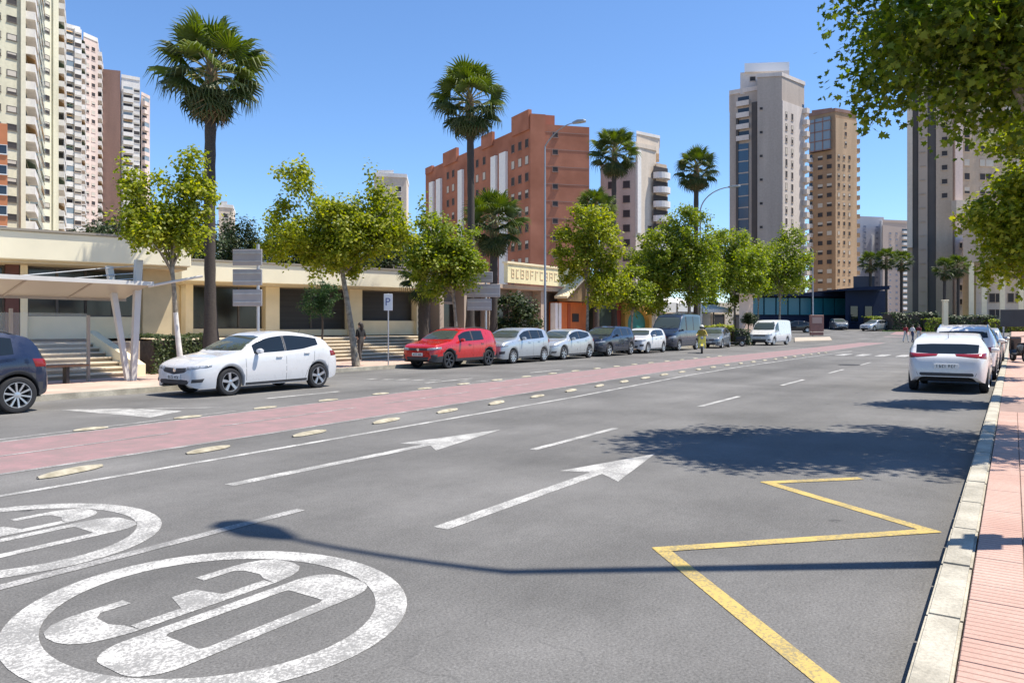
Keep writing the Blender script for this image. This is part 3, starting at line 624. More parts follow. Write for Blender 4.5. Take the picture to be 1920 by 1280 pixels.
class Bld:
    def __init__(b, name, label, cat, corners, h, m, z0=0., group=None, parapet=.0, capm=None):
        b.o = corners[0]; b.th = thing(name, label, cat, (b.o[0], b.o[1], 0), 0, group); b.block('wall', corners, z0, h, m, parapet, capm)
    def L(b, p): return (p[0] - b.o[0], p[1] - b.o[1])
    def block(b, name, cs, z0, z1, m, parapet=0., capm=None):
        cs = [b.L(c) for c in cs]; a = sum(cs[i][0] * cs[(i + 1) % len(cs)][1] - cs[(i + 1) % len(cs)][0] * cs[i][1] for i in range(len(cs)))
        if a < 0: cs = cs[::-1]
        q = MB(); q.prism(cs, z0, z1); o = q.build(name, m, b.th)
        if parapet:
            cx = sum(c[0] for c in cs) / len(cs); cy = sum(c[1] for c in cs) / len(cs); k = []
            for c in cs: d = math.hypot(c[0] - cx, c[1] - cy); k.append((c[0] + (c[0] - cx) / d * .25, c[1] + (c[1] - cy) / d * .25))
            q = MB(); q.prism(k, z1 - .1, z1 + parapet); q.build('parapet', capm or m, b.th)
        return o
    def row(b, A, B, us, zs, me, name='window', out=.0):
        mes = me if isinstance(me, list) else [me]; rg = random.Random(int(abs(A[0]) * 7 + len(us)))
        d = math.dist(A, B); e = ((B[0] - A[0]) / d, (B[1] - A[1]) / d); rz = math.atan2(e[1], e[0]); n = (e[1], -e[0]); a = b.L(A)
        for z in zs:
            for u in us: ob(name, rg.choice(mes), b.th, (a[0] + e[0] * u + n[0] * out, a[1] + e[1] * u + n[1] * out, z), rz)
    def pil(b, A, B, u0, u1, z0, z1, out, m, name='pier'):
        d = math.dist(A, B); e = ((B[0] - A[0]) / d, (B[1] - A[1]) / d); rz = math.atan2(e[1], e[0]); a = b.L(A); q = MB(); q.box(u0, u1, -out, .3, z0, z1); return q.build(name, m, b.th, (a[0], a[1], 0), rz)
def upx(A, B, px):                        # distance along A-B seen in column px
    r = (px - 960) / F; dx, dy = B[0] - A[0], B[1] - A[1]; k = (r * A[1] - A[0]) / (dx - r * dy); return k * math.hypot(dx, dy)
def shift(p, dx, dy): return (p[0] + dx, p[1] + dy)
fl = lambda z0, z1, st: list(np.arange(z0, z1, st))
YW = mat('tower_yellow', (.60, .575, .43), .85, .13, .35, stretch=(1, 1, .12), fine=.06, bscale=2.5); YW2 = mat('tower_yellow_light', (.66, .63, .48), .85, .13, .35, stretch=(1, 1, .12), fine=.06, bscale=2.5); BRK = mat('brick_red', (.34, .125, .07), .9, .16, .25, c2=(.41, .165, .10))
WHT = mat('tower_white', (.66, .64, .61), .8, .13, .35, stretch=(1, 1, .12), fine=.06, bscale=2.5); PNK = mat('tower_pink', (.62, .50, .44), .85, .13, .35, stretch=(1, 1, .12), fine=.06, bscale=2.5); BRN = mat('tower_brown', (.26, .16, .13), .9, .13, .35, stretch=(1, 1, .12), fine=.06, bscale=2.5)
GRY = mat('tower_grey', (.43, .365, .31), .85, .13, .35, stretch=(1, 1, .12), fine=.06, bscale=2.5); GRYL = mat('tower_grey_light', (.60, .54, .49), .85, .13, .35, stretch=(1, 1, .12), fine=.06, bscale=2.5); GRYD = mat('tower_grey_dark', (.085, .075, .07), .7, .1, .3)
TAN = mat('tower_tan', (.35, .225, .13), .85, .13, .35, stretch=(1, 1, .12), fine=.06, bscale=2.5); TANL = mat('tower_tan_sunlit', (.47, .33, .205), .85, .13, .35, stretch=(1, 1, .12), fine=.06, bscale=2.5); BGE = mat('tower_beige', (.44, .35, .265), .85, .13, .35, stretch=(1, 1, .12), fine=.06, bscale=2.5); BGEL = mat('tower_beige_light', (.58, .50, .41), .85, .13, .35, stretch=(1, 1, .12), fine=.06, bscale=2.5)
BLUG = glassmat('blue_glass', (.05, .10, .16), .15); WFR = mat('window_frame_white', (.62, .62, .60), .6); DFR = mat('window_frame_dark', (.10, .085, .07), .6)
# --- yellow twin towers at the left
A, B, C, D = P(-130, 112), P(46, 122), P(77, 166), P(-90, 168)
t1 = Bld('apartment_tower', 'pale yellow apartment tower at the left edge, nearest of the left towers', 'building', [A, B, C, D], 72, YW, group='apartment towers at the left')
w1 = wvar('window', 1.25, .85, DFR, SHUTD); u = upx(A, B, 22)
t1.row(A, B, [u, upx(A, B, -8)], fl(4.2, 70, 2.9), w1)
t1.pil(A, B, upx(A, B, 37), math.dist(A, B), 0, 72, .5, YW2)
bm_ = bvar('balcony', 9, 1.3, 1.05, WHT, WHT, DKGLASS); bg_ = bvar('balcony', 13, 1.1, 1.2, GLB, GRYL, BLUG)
t1.row(B, C, [6.5], fl(3.4, 71, 2.9), bm_, 'balcony'); t1.row(B, C, [20, 35], fl(3.4, 71, 2.9), bg_, 'balcony')
A, B, C, D = P(79, 160), P(107, 164), P(117, 200), P(60, 200)
t2 = Bld('apartment_tower', 'second pale yellow tower with a column of small dark windows', 'building', [A, B, C, D], 78, YW2, group='apartment towers at the left')
t2.row(A, B, [upx(A, B, 87)], fl(4, 76, 2.9), wvar('window', 1.5, .85, DFR, SHUTD)); t2.pil(A, B, upx(A, B, 97), upx(A, B, 107), 0, 78, .4, YW)
t2.row(B, C, [8, 20], fl(3.2, 77, 2.9), bvar('balcony', 9, 1.2, 1.0, WHT, WHT), 'balcony')
A, B, C, D = P(111, 205), P(150, 209), P(156, 232), P(112, 240)
t3 = Bld('apartment_tower', 'white tower of stacked glazed balconies in the middle of the left group', 'building', [A, B, C, D], 84, WHT, group='apartment towers at the left', parapet=1)
ub = upx(A, B, 137)
t3.row(A, B, [ub * .5 + .2], fl(2.5, 82, 2.9), bvar('balcony', ub - .6, .9, 1.1, WHT, GRYL, GLB), 'balcony'); t3.pil(A, B, ub, math.dist(A, B), 0, 84, 1.2, WHT)
t3.row(A, B, [upx(A, B, 143)], fl(3.5, 82, 2.9), wvar('window', 1.6, 1.1, GRY, SHUTD), out=1.2); t3.row(B, C, [7, 16], fl(2.5, 82, 2.9), bvar('balcony', 6, 1.0, 1.1, WHT, GRYL), 'balcony')
A, B, C, D = P(157, 236), P(183, 241), P(190, 268), P(150, 268)
t4 = Bld('apartment_tower', 'pinkish white tower just right of the white one', 'building', [A, B, C, D], 93, PNK, group='apartment towers at the left', parapet=1.2, capm=WHT)
t4.row(A, B, [1.3, 3.6], fl(2.5, 90, 2.9), wvar('window', 1.3, 1.2, PNK, SHUTD)); t4.row(B, C, [6, 17], fl(2.5, 90, 2.9), bvar('balcony', 8, 1.0, 1.1, WHT, WHT), 'balcony')
A, B, C, D = P(190, 250), P(226, 252), P(262, 256), P(281, 262)
t5 = Bld('apartment_tower', 'brown and white tower, rightmost of the left group', 'building', [A, B, P(226, 275), P(190, 275)], 87.5, BRN, group='apartment towers at the left')
t5.block('wall', [shift(B, .01, .6), shift(C, 0, 0), P(262, 278), P(226, 278)], 0, 85.5, WHT, 1); t5.block('wall', [shift(C, .01, 1.2), D, P(281, 280), P(262, 280)], 0, 81, PNK, 1)
l = math.dist(B, C); t5.row(shift(B, .01, .6), C, [l * .33], fl(2.2, 83, 2.9), bvar('balcony', l * .5, .9, 1.1, WHT, GRYL, GLB), 'balcony'); t5.row(shift(B, .01, .6), C, [l * .78], fl(3, 83, 2.9), wvar('window', 1.8, 1.2, WHT, SHUTD))
t5.row(shift(C, .01, 1.2), D, [1.7], fl(2.5, 79, 2.9), bvar('balcony', 2.6, .9, 1.1, PNK, WHT), 'balcony')
A, B = P(-90, 104), P(14, 107)
t6 = Bld('brick_building', 'strip of orange brick block cut by the left edge below the yellow tower', 'building', [A, B, P(10, 112), P(-90, 112)], 30.5, mat('brick_orange', (.52, .20, .09), .9, .1, .4)); t6.row(A, B, [upx(A, B, 3)], fl(3, 29, 2.9), wmesh('window', 1.2, 1.2, WFR))
for (x0, x1, Zd, top, lab) in ((702, 762, 200, 330, 'small pale apartment block far behind the forked plane tree'), (410, 437, 230, 388, 'sliver of a white far building behind the palm trunk'), (1228, 1250, 300, 330, '')):
    if not lab: continue
    A, B = P(x0, Zd), P(x1, Zd + 2); t = Bld('distant_building', lab, 'building', [A, B, P(x1 + 4, Zd + 15), P(x0, Zd + 15)], zpx(top, Zd), BGEL, parapet=.9, capm=WHT); d = math.dist(A, B); n = max(1, int(d / 3.2))
    t.row(A, B, [d * (i + .5) / n for i in range(n)], fl(3, zpx(top, Zd) - 3, 2.9), wmesh('window', 1.5, 1.3, WFR, SHUTD)); t.block('stair_head', [P(x0 + 4, Zd + 3), P(x0 + (x1 - x0) * .6, Zd + 3), P(x0 + (x1 - x0) * .6, Zd + 8), P(x0 + 4, Zd + 8)], zpx(top, Zd) - .5, zpx(top, Zd) + 2.2, WHT)
# --- brick block in the middle
A, B, C, D = P(798, 166), P(995, 127), P(1105, 129.5), P(1050, 172); hb = 36.0
t = Bld('brick_building', 'long red brick apartment block with white vertical strips behind the palms', 'building', [A, B, C, D], hb, BRK)
d = math.dist(A, B); sw_ = wvar('window', 1.0, 1.35, BRN, SHUTD, .06); fz = fl(3.2, 33, 2.9)
for a, b_ in ((808, 815), (821, 829), (862, 870), (924, 933), (940, 952)): t.pil(A, B, upx(A, B, a), upx(A, B, b_), 0, hb - 3.2, .5, WPAINT, 'white_strip')
for px in (840, 850, 885, 895, 908, 962, 975, 988): t.row(A, B, [upx(A, B, px)], fz, sw_)
for a, b_, hh in ((800, 812, .0), (833, 858, 1.4), (905, 925, 1.2), (962, 994, 2.0)): t.pil(A, B, upx(A, B, a), upx(A, B, b_), hb - 1.0, hb + hh + .4, .35, BRK, 'roof_block')
t.row(B, C, [upx(B, C, 1041)], fl(4.4, 34, 2.95), wmesh('window', .9, .85, BRN, SHUTD)); t.pil(B, C, -.1, upx(B, C, 1022), 0, hb + 1.6, .25, BRK, 'corner_pier')
for z in fl(2.2, 35, 2.95): t.pil(B, C, upx(B, C, 1022), math.dist(B, C), z, z + .12, .04, BRN, 'string_course')
t.block('stair_tower', [P(1000, 132), P(1040, 133), P(1040, 142), P(995, 142)], hb - 1, hb + 3.0, BRK)
# --- beige block
A, B, C = P(1126, 150), P(1192, 148), P(1230, 152)
t = Bld('apartment_tower', 'beige apartment block with curved white balconies right of the brick block', 'building', [A, B, P(1192, 165), P(1126, 165)], 34, GRY)
t.block('wall', [B, C, P(1230, 168), P(1192, 168)], 0, 37.2, BGEL, .8); t.block('roof_house', [P(1194, 150), P(1236, 154), P(1236, 162), P(1194, 162)], 37, 40.2, BGEL, .5, WHT)
t.pil(B, C, .3, 1.4, 20, 36.5, .25, WHT, 'white_strip'); t.pil(B, C, 2.5, 3.6, 3, 19, .3, BGE, 'pier'); t.row(B, C, [upx(B, C, 1218)], fl(3, 22, 2.9), wmesh('window', 1.1, 1.3, BGE, SHUTD))
t.row(A, B, [2.2, 5.2], fl(3, 32, 2.9), wmesh('window', 1.2, 1.2, GRYD, SHUTD))
def curved_balcony():
    q = MB(); n = 10; R0 = 2.2
    for i in range(n):
        a, b_ = math.pi * i / n, math.pi * (i + 1) / n; p = [(R0 * math.cos(a), -R0 * .8 * math.sin(a)), (R0 * math.cos(b_), -R0 * .8 * math.sin(b_))]
        q.face([(*p[1], -.2), (*p[0], -.2), (*p[0], 1.0), (*p[1], 1.0)]); q.face([(0, 0, -.2), (*p[0], -.2), (*p[1], -.2)], 0); q.face([(0, 0, 0), (*p[1], 0), (*p[0], 0)], 0)
    q.face([(-R0, -.02, 0), (R0, -.02, 0), (R0, -.02, 2.3), (-R0, -.02, 2.3)], 1); return q.mesh('balcony', [WHT, SHUTD])
t.block('wall', [P(1230, 151), P(1250, 153), P(1252, 166), P(1230, 166)], 0, 34.5, BGE); t.row(P(1230, 151), P(1250, 153), [1.4], fl(2.5, 33, 2.9), curved_balcony(), 'balcony')
# --- grey tower
Zt = 185; h5 = zpx(150, Zt)
A, B, C, D = P(1420, 183), P(1466, 182), P(1508, 189), P(1440, 212)
t = Bld('apartment_tower', 'tall grey tower with white roof structure and paired window columns', 'building', [A, B, C, D], h5, GRY, parapet=.8, capm=GRYL)
t.pil(B, C, .05, math.dist(B, C), 0, h5 - 6, .2, GRYL, 'sunlit_face')  # paler grey skin paints sunlight onto this face
t.row(B, C, [upx(B, C, 1473), upx(B, C, 1484)], fl(6, h5 - 8, 2.9), wvar('window', .75, 1.5, GRY, SHUTD), out=.2)
t.row(C, D, [3, 9, 15], fl(3, h5 - 6, 2.9), balc('balcony', 4.5, 1.4, 1.0, WHT, GRYL), 'balcony'); t.row(B, C, [math.dist(B, C) - .6], fl(3, h5 - 6, 2.9), balc('balcony', 1.2, 1.3, 1.0, GRYL, GRYL), 'balcony')
E1, E2 = P(1368, 190), P(1420, 186); h5b = zpx(178, 190)
t.block('side_wing', [E1, E2, P(1420, 205), P(1368, 205)], 0, h5b, GRY, 1.0, GRYL)
t.pil(E1, E2, upx(E1, E2, 1384), upx(E1, E2, 1404), 4, h5b - 13, .3, BLUG, 'glass_strip'); t.pil(E1, E2, upx(E1, E2, 1381), upx(E1, E2, 1385), 0, h5b - 6, .5, GRYD, 'dark_strip'); t.pil(E1, E2, upx(E1, E2, 1410), upx(E1, E2, 1420), 0, h5b - 3, .35, GRYD, 'dark_strip')
for z in fl(5, h5b - 14, 2.9): t.pil(E1, E2, upx(E1, E2, 1384.5), upx(E1, E2, 1404), z, z + .3, .36, GRY, 'spandrel')
t.row(E1, E2, [upx(E1, E2, 1394)], fl(h5b - 12, h5b - 1, 2.9), balc('balcony', 3.0, .8, 1.0, GRYL, GRY), 'balcony'); t.row(A, B, [.9], fl(8, h5 - 3, 5.8), wmesh('window', .7, .6, GRY, SHUTD))
t.block('penthouse', [P(1388, 188), P(1480, 186), P(1480, 200), P(1388, 200)], h5b - .5, zpx(134, 187), GRYL); t.row(P(1388, 188), P(1480, 186), [3, 6.5, 9], [h5 + .6], wmesh('window', 1.3, 1.0, GRY, SHUTD))
WRF = mat('white_roof', (.8, .8, .8), .5); pp = t.block('roof_structure', [P(1396, 187), P(1480, 186), P(1478, 196), P(1400, 196)], zpx(135, 187), zpx(119, 187), WRF)
# --- tan tower
Zt = 228; h6 = zpx(212, Zt)
A, B, C, D = P(1517, 232), P(1566, 226), P(1606, 230), P(1575, 255)
t = Bld('apartment_tower', 'tan brown tower with small square windows right of the grey tower', 'building', [A, B, C, D], h6, TAN, parapet=.9, capm=BRN)
t.pil(B, C, .05, math.dist(B, C), 0, h6 - 2, .15, TANL, 'sunlit_face')  # lighter copy of the tan, sunlight put into the colour of this side
w6 = wvar('window', 1.5, 1.3, TAN, SHUTD, .06); t.row(A, B, [upx(A, B, 1538), upx(A, B, 1555)], fl(3, h6 - 12, 2.9), w6)
w7 = wvar('window', .8, 1.2, TANL, SHUTD, .06); t.row(B, C, [upx(B, C, 1572), upx(B, C, 1582), upx(B, C, 1592)], fl(3, h6 - 12, 2.9), w7, out=.15); t.row(B, C, [upx(B, C, 1585)], fl(h6 - 10, h6 - 2, 2.9), w7, out=.15)
t.pil(A, B, .8, upx(A, B, 1558), h6 - 11.5, h6 - 1.5, .9, GLB, 'glazed_bay')
for z in fl(h6 - 11.5, h6 - 1, 2.9): t.pil(A, B, .7, upx(A, B, 1559), z, z + .35, 1.0, BRN, 'bay_slab')
for px in (1530, 1545): t.pil(A, B, upx(A, B, px) - .15, upx(A, B, px) + .15, h6 - 11.5, h6 - 1.5, 1.0, BRN, 'bay_mullion')
bb = balc('balcony', 2.2, 1.0, 1.0, TANL, WHT); t.row(C, D, [1.6, 6, 11], fl(3, h6 - 3, 2.9), bb, 'balcony'); t.row(A, B, [.6], fl(3, h6 - 12, 2.9), balc('balcony', 1.2, 1.2, 1.0, WHT, GRY), 'balcony')
t.block('roof_house', [P(1522, 233), P(1560, 230), P(1560, 240), P(1522, 240)], h6 - .5, h6 + 2.2, BRN)
# --- far blocks, haze painted into their wall and pane colours
HZG = mat('hazed_pane', (.22, .23, .27), .6); HZ1 = mat('hazed_grey', (.38, .385, .42), .9, .05, .1); HZ2 = mat('hazed_brown', (.42, .34, .29), .9, .05, .1)
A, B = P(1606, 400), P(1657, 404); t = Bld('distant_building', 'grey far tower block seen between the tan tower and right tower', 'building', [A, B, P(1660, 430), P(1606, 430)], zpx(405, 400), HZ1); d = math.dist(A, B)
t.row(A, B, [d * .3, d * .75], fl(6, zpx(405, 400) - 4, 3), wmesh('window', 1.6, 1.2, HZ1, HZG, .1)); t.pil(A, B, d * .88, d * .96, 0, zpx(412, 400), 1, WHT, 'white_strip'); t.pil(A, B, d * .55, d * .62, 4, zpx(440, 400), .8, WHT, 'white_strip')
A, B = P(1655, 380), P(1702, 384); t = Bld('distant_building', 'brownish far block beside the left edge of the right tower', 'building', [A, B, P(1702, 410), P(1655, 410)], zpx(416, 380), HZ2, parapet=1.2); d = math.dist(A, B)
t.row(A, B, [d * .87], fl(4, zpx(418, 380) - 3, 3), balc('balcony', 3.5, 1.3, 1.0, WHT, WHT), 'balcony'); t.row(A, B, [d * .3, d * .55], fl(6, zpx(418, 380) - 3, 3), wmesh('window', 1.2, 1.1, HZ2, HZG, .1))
# --- right tower
Zt = 157; A, B = P(1701, 158), P(1786, 154); hT = 62; GRYS = mat('stone_strip', (.40, .325, .26), .85, .06, .3)
t = Bld('apartment_tower', 'tall beige grey tower with dark vertical strips at the right behind the lawn', 'building', [A, B, P(1800, 182), P(1725, 182)], hT, GRYS)
for a, b_, m, o in ((1701, 1711, BGEL, .9), (1711, 1722, GRYD, .15), (1722, 1739, GRYS, .7), (1739, 1755, GRYD, .15), (1755, 1786, BGE, .5)): t.pil(A, B, upx(A, B, a), upx(A, B, b_), 18 if a == 1701 else 0, hT, o, m, 'vertical_strip')
t.row(A, B, [upx(A, B, 1771)], fl(zpx(375, Zt), hT, 2.9), wmesh('window', 1.0, .95, BGE, SHUTD), out=.5); t.row(A, B, [upx(A, B, 1730)], fl(3, hT, 2.9), wmesh('spandrel', .9, .08, GRYS, GRYS, .04), 'spandrel', .7)
A2, B2 = P(1786, 155), P(1962, 158); t.block('side_wing', [A2, B2, P(1962, 180), P(1790, 180)], 0, hT, BGE); t.pil(A2, B2, 0, upx(A2, B2, 1800), 0, hT, .8, PNK, 'pier')
for px in (1813, 1842, 1856, 1890, 1905, 1935): t.row(A2, B2, [upx(A2, B2, px)], fl(zpx(365, Zt), hT, 2.9), wvar('window', 1.2 if px != 1856 else 1.8, 1.3, BGE, SHUTD))
t.row(A2, B2, [upx(A2, B2, 1796)], fl(6, zpx(400, Zt), 2.9), wmesh('window', .55, 1.1, BGE, SHUTD), out=.8); t.pil(A2, B2, -1.2, upx(A2, B2, 1815), zpx(408, Zt), zpx(382, Zt), 2.6, BGEL, 'bay')
C1, C2 = P(1806, 134), P(1990, 130); t.block('podium', [C1, C2, P(1990, 154), P(1806, 153)], zpx(492, 133), zpx(430, 140), BGE); t.block('podium_base', [P(1830, 140), P(1990, 138), P(1990, 153), P(1830, 153)], 0, zpx(492, 133), BGEL)
for px in (1822, 1846, 1880, 1915): x0 = upx(C1, C2, px); t.pil(C1, C2, x0 - .4, x0 + .4, 0, zpx(491, 133), -.1, CREAM, 'column')
t.row(P(1830, 140), P(1990, 138), [upx(P(1830, 140), P(1990, 138), p_) for p_ in (1860, 1872, 1895, 1910)], [3, 6], wmesh('window', 1.0, 1.6, BGE, SHUTD)); t.row(C1, C2, [upx(C1, C2, 1860)], [zpx(470, 133)], wmesh('window', 2.4, .6, BGE, SHUTD))
# --- blue pavilion
TEAL = glassmat('teal_glass', (.02, .15, .19), .3); NAVY = mat('navy_cladding', (.010, .018, .042), .7, .1, .8, spec=.15); A, B = P(1408, 108), P(1606, 112)
t = Bld('blue_pavilion', 'low teal glass pavilion with navy roof at the far junction', 'building', [A, B, P(1606, 126), P(1408, 124)], zpx(556, 110), NAVY, z0=.5); d = math.dist(A, B); n = 9
for i in range(n): t.pil(A, B, d * i / n + .12, d * (i + 1) / n - .12, zpx(590, 110), zpx(559, 110), .25, TEAL, 'glass_panel')
t.pil(A, B, -.4, d + .4, zpx(556, 110), zpx(549, 110), 1.2, NAVY, 'roof_fascia'); t.block('canopy_block', [P(1585, 106), P(1660, 108), P(1662, 122), P(1585, 122)], 1.0, zpx(545, 108), NAVY)
q = MB(); a0 = t.L(P(1568, 105)); q.extr([(0, zpx(543, 106)), (3, zpx(539, 106)), (7.5, zpx(536, 106)), (7.5, zpx(543, 106)), (0, zpx(546, 106))], 0, 14); q.build('sloped_roof', NAVY, t.th, (a0[0], a0[1], 0)); t.block('roof_house', [P(1600, 112), P(1640, 112), P(1640, 120), P(1600, 120)], 5, zpx(518, 112), mat('slate', (.035, .04, .06), .6)); t.row(P(1585, 106), P(1660, 108), [1.5, 4], [2.2], wmesh('door', 1.3, 2.2, NAVY, DKGLASS), 'door')
# ------------------------------------------------------------------ cream shops on their terrace
TERR = mat('terrace_paving', (.48, .40, .30), .9, .12, .8); STEP = mat('step_stone', (.66, .57, .43), .85, .14, 1.2, .2, 30); RISER = mat('step_riser', (.30, .25, .18), .9, .12, 1.2)
def lp_(s, t): return W(s, t)
blob('terrace', [W(-30, 24.75), W(16.5, 24.75), W(17.2, 25.9), W(31.5, 25.9), W(34, 60), W(-30, 60)], TERR, 1.10)
def steps(label, s0, s1, t0, n, rise, run):
    th = thing('stone_steps', label, 'steps', (*W(s0, t0), .13), rzs)
    for i in range(n):
        q = MB(); q.box(0, s1 - s0, i * run, n * run + .05, i * rise, (i + 1) * rise - .045, 1); q.box(-.02, s1 - s0 + .02, i * run - .04, n * run + .05, (i + 1) * rise - .043, (i + 1) * rise, 0); q.build('step', [STEP, RISER], th)
steps('broad cream stone steps behind the bus shelter', -6, 12.6, 22.0, 7, .139, .39); steps('broad cream stone steps between the white and the red car', 18.2, 31, 23.6, 7, .139, .33)
SHW = mat('shop_window_dark', (.018, .016, .014), .12, .4, .5, spec=.6); SHR = mat('shutter_dark', (.035, .034, .032), .55, .2, .6, stretch=(.3, .3, 12)); MRB = mat('maroon_panel', (.10, .035, .025), .6, .2, 2); FSC = mat('cream_fascia', (.84, .78, .58), .75, .05, .8, .05, 40)
e_ = (.80, .60)
def facade(name, label, O, L, z0, piers, fz0, fz1, ov, low, bays, depth=9, sign=None):
    th = thing(name, label, 'building', (O[0], O[1], 0), math.atan2(e_[1], e_[0]))
    q = MB(); q.box(0, L, .9, depth, z0, fz0 - .05); q.build('wall', OCHRE, th)
    q = MB(); q.box(-.4, L + .4, -ov, depth + .2, fz0, fz1); ob('fascia', bevel(q.mesh('fascia', FSC), .03), th)
    q = MB(); q.box(-.45, L + .45, -ov - .06, depth + .25, fz1 - .002, fz1 + .07); q.build('roof_edge', mat('roof_edge', (.30, .27, .22), .8), th)
    q = MB(); q.box(-.3, L + .3, -ov + .15, .9, fz0 - .10, fz0 - .003); q.build('soffit', OCHRE, th)
    for (a, b_, mm) in piers: q = MB(); q.box(a, b_, -.02, .95, z0, fz0 - .1); q.build('pier', mm or CREAM, th)
    for (a, b_, lw, m, mull) in bays:
        if lw: q = MB(); q.box(a, b_, .25, .9, z0, z0 + lw); q.build('low_wall', CREAM, th)
        n = mull + 1
        for i in range(n):
            x0, x1 = a + (b_ - a) * i / n + .04, a + (b_ - a) * (i + 1) / n - .04; q = MB(); q.box(x0, x1, .62, .70, z0 + lw + .05, fz0 - .16); q.build('pane', m, th)
        for i in range(n + 1):
            x = a + (b_ - a) * i / n; q = MB(); q.box(x - .04, x + .04, .56, .8, z0 + lw, fz0 - .12); q.build('mullion', DFR, th)
        q = MB(); q.box(a, b_, .55, .8, fz0 - .16, fz0 - .102); q.build('window_head', DFR, th); q = MB(); q.box(a, b_, .5, .8, z0 + lw - .002, z0 + lw + .05); q.build('window_sill', DFR, th)
        if m is SHR:
            q = MB(); k = z0 + lw + .1
            while k < fz0 - .2: q.box(a + .05, b_ - .05, .60, .63, k, k + .035); k += .16
            o = q.build('shutter_slats', SHR, th); o['kind'] = 'stuff'
    return th
OA = (P(0, 24.0)[0] - e_[0] * 12, 24.0 - e_[1] * 12); EA = (OA[0] + e_[0], OA[1] + e_[1]); ua = lambda px: upx(OA, EA, px)
zb = 1.2
facade('shop_building', 'cream single-storey shop with deep fascia behind the bus shelter', OA, ua(322), zb, [(ua(38), ua(52), None), (ua(268), ua(322), OCHRE), (0, ua(-60), CREAM), (ua(10), ua(36), MRB)], 3.72, 4.62, 1.1, 0, [(ua(54), ua(165), .75, SHW, 1), (ua(165), ua(266), .75, SHW, 1), (ua(-58), ua(8), .1, SHW, 1)])
OB = (P(345, 33.6)[0], 33.6); EB = (OB[0] + e_[0], OB[1] + e_[1]); ubb = lambda px: upx(OB, EB, px)
facade('shop_building', 'long cream shop with shuttered bays behind the white hatchback', OB, ubb(790), 1.15, [(ubb(348), ubb(362), None), (ubb(498), ubb(524), CREAM), (ubb(655), ubb(679), CREAM), (ubb(781), ubb(790), CREAM)], 3.60, 4.50, 1.2, 0, [(ubb(362), ubb(498), .35, SHW, 2), (ubb(524), ubb(655), .3, SHR, 1), (ubb(679), ubb(781), .75, SHR, 0)], 10)
# --- restaurant row further on
O = (-5.0, 41.5); e2 = (.60, .80); E2_ = (O[0] + e2[0], O[1] + e2[1]); uo = lambda px: upx(O, E2_, px)
th = thing('restaurant_building', 'low restaurant row with yellow roof sign and orange front behind the silver cars', 'building', (O[0], O[1], 0), math.atan2(e2[1], e2[0]))
GRW = mat('grey_brown_wall', (.20, .17, .145), .85, .15, .8); ORG = mat('orange_wall', (.62, .17, .045), .8, .1, 1.5); YLW = mat('yellow_arch', (.58, .34, .08), .8, .1, 1.5); TLD = mat('teal_door', (.03, .22, .20), .5, .1, 2); SGN = mat('sign_yellow', (.78, .70, .42), .6, .1, 2); LET = mat('sign_letters', (.72, .56, .34), .6)
q = MB(); q.box(0, uo(1240), .6, 8, .1, 4.0); q.build('wall', GRW, th); q = MB(); q.box(-.2, uo(1240), -.3, 8.2, 4.0, 4.25); q.build('roof_slab', BGE, th)
for px in (790, 822, 868, 915, 968, 1012): q = MB(); q.box(uo(px), uo(px) + .35, -.1, .6, .1, 4.0); q.build('column', GRYS, th)
for a, b_ in ((826, 866), (872, 912), (919, 965), (975, 1008)): q = MB(); q.box(uo(a), uo(b_), .5, .59, .3, 2.9); q.build('glass_door', SHW, th); q = MB(); q.box(uo(a), uo(b_), .45, .62, 2.9, 3.05); q.build('door_head', GRYS, th)
q = MB(); q.box(uo(939), uo(1083), -.55, -.25, 4.35, 5.55); sg = q.build('sign_board', SGN, th); q = MB(); q.box(uo(938) - .05, uo(1084), -.62, -.2, 5.55, 5.68); q.build('sign_frame', CREAM, sg)
x = uo(946); r_ = random.Random(4)
while x < uo(1074):
    w = r_.uniform(.26, .38)
    q = MB(); q.box(x, x + .06, -.58, -.553, 4.68, 5.25); q.box(x + .06, x + w, -.58, -.553, 5.18, 5.25)
    if r_.random() < .6: q.box(x + .06, x + w, -.58, -.553, 4.68, 4.75)
    if r_.random() < .6: q.box(x + w - .06, x + w, -.58, -.553, 4.75, 5.18)
    if r_.random() < .5: q.box(x + .06, x + w - .07, -.58, -.553, 4.93, 4.99)
    q.build('sign_letter', LET, sg); x += w + .22
q = MB(); q.box(uo(1042), uo(1094), -.3, .58, .1, 3.3); q.build('orange_front', ORG, th); q = MB(); q.box(uo(1066), uo(1078), -.34, -.302, 1.9, 2.5); q.build('window', SHUTD, th); q = MB(); q.box(uo(1057), uo(1062), -.36, -.302, .1, 3.2); q.build('pilaster', mat('orange_dark', (.40, .09, .03), .8), th)
for px in (1030, 1037): q = MB(); q.box(uo(px), uo(px) + .3, -.5, -.1, .1, 3.2); q.build('white_column', WPAINT, th)
q = MB(); a, b_ = uo(1036), uo(1100); q.extr([(a, 3.35), (b_, 3.35), (b_, 3.6), ((a + b_) / 2, 4.9), (a, 3.6)], -1.2, -.4, 0); q.build('gable', mat('gable_wood', (.20, .13, .06), .8, .2, 3), th)
for (p0, p1) in (((a - .3, 3.5), ((a + b_) / 2, 5.05)), (((a + b_) / 2, 5.05), (b_ + .3, 3.5))):
    q = MB(); q.extr([p0, p1, (p1[0], p1[1] + .16), (p0[0], p0[1] + .16)], -1.4, -.35); q.build('gable_edge', CREAM, th)
q = MB(); q.box(uo(1112), uo(1148), -.1, .58, .1, 3.2); q.build('dark_front', mat('dark_green_front', (.03, .05, .035), .6), th); q = MB(); q.box(uo(1150), uo(1160), -.2, .58, .1, 3.4); q.build('red_pier', mat('red_pier', (.28, .05, .03), .8), th)
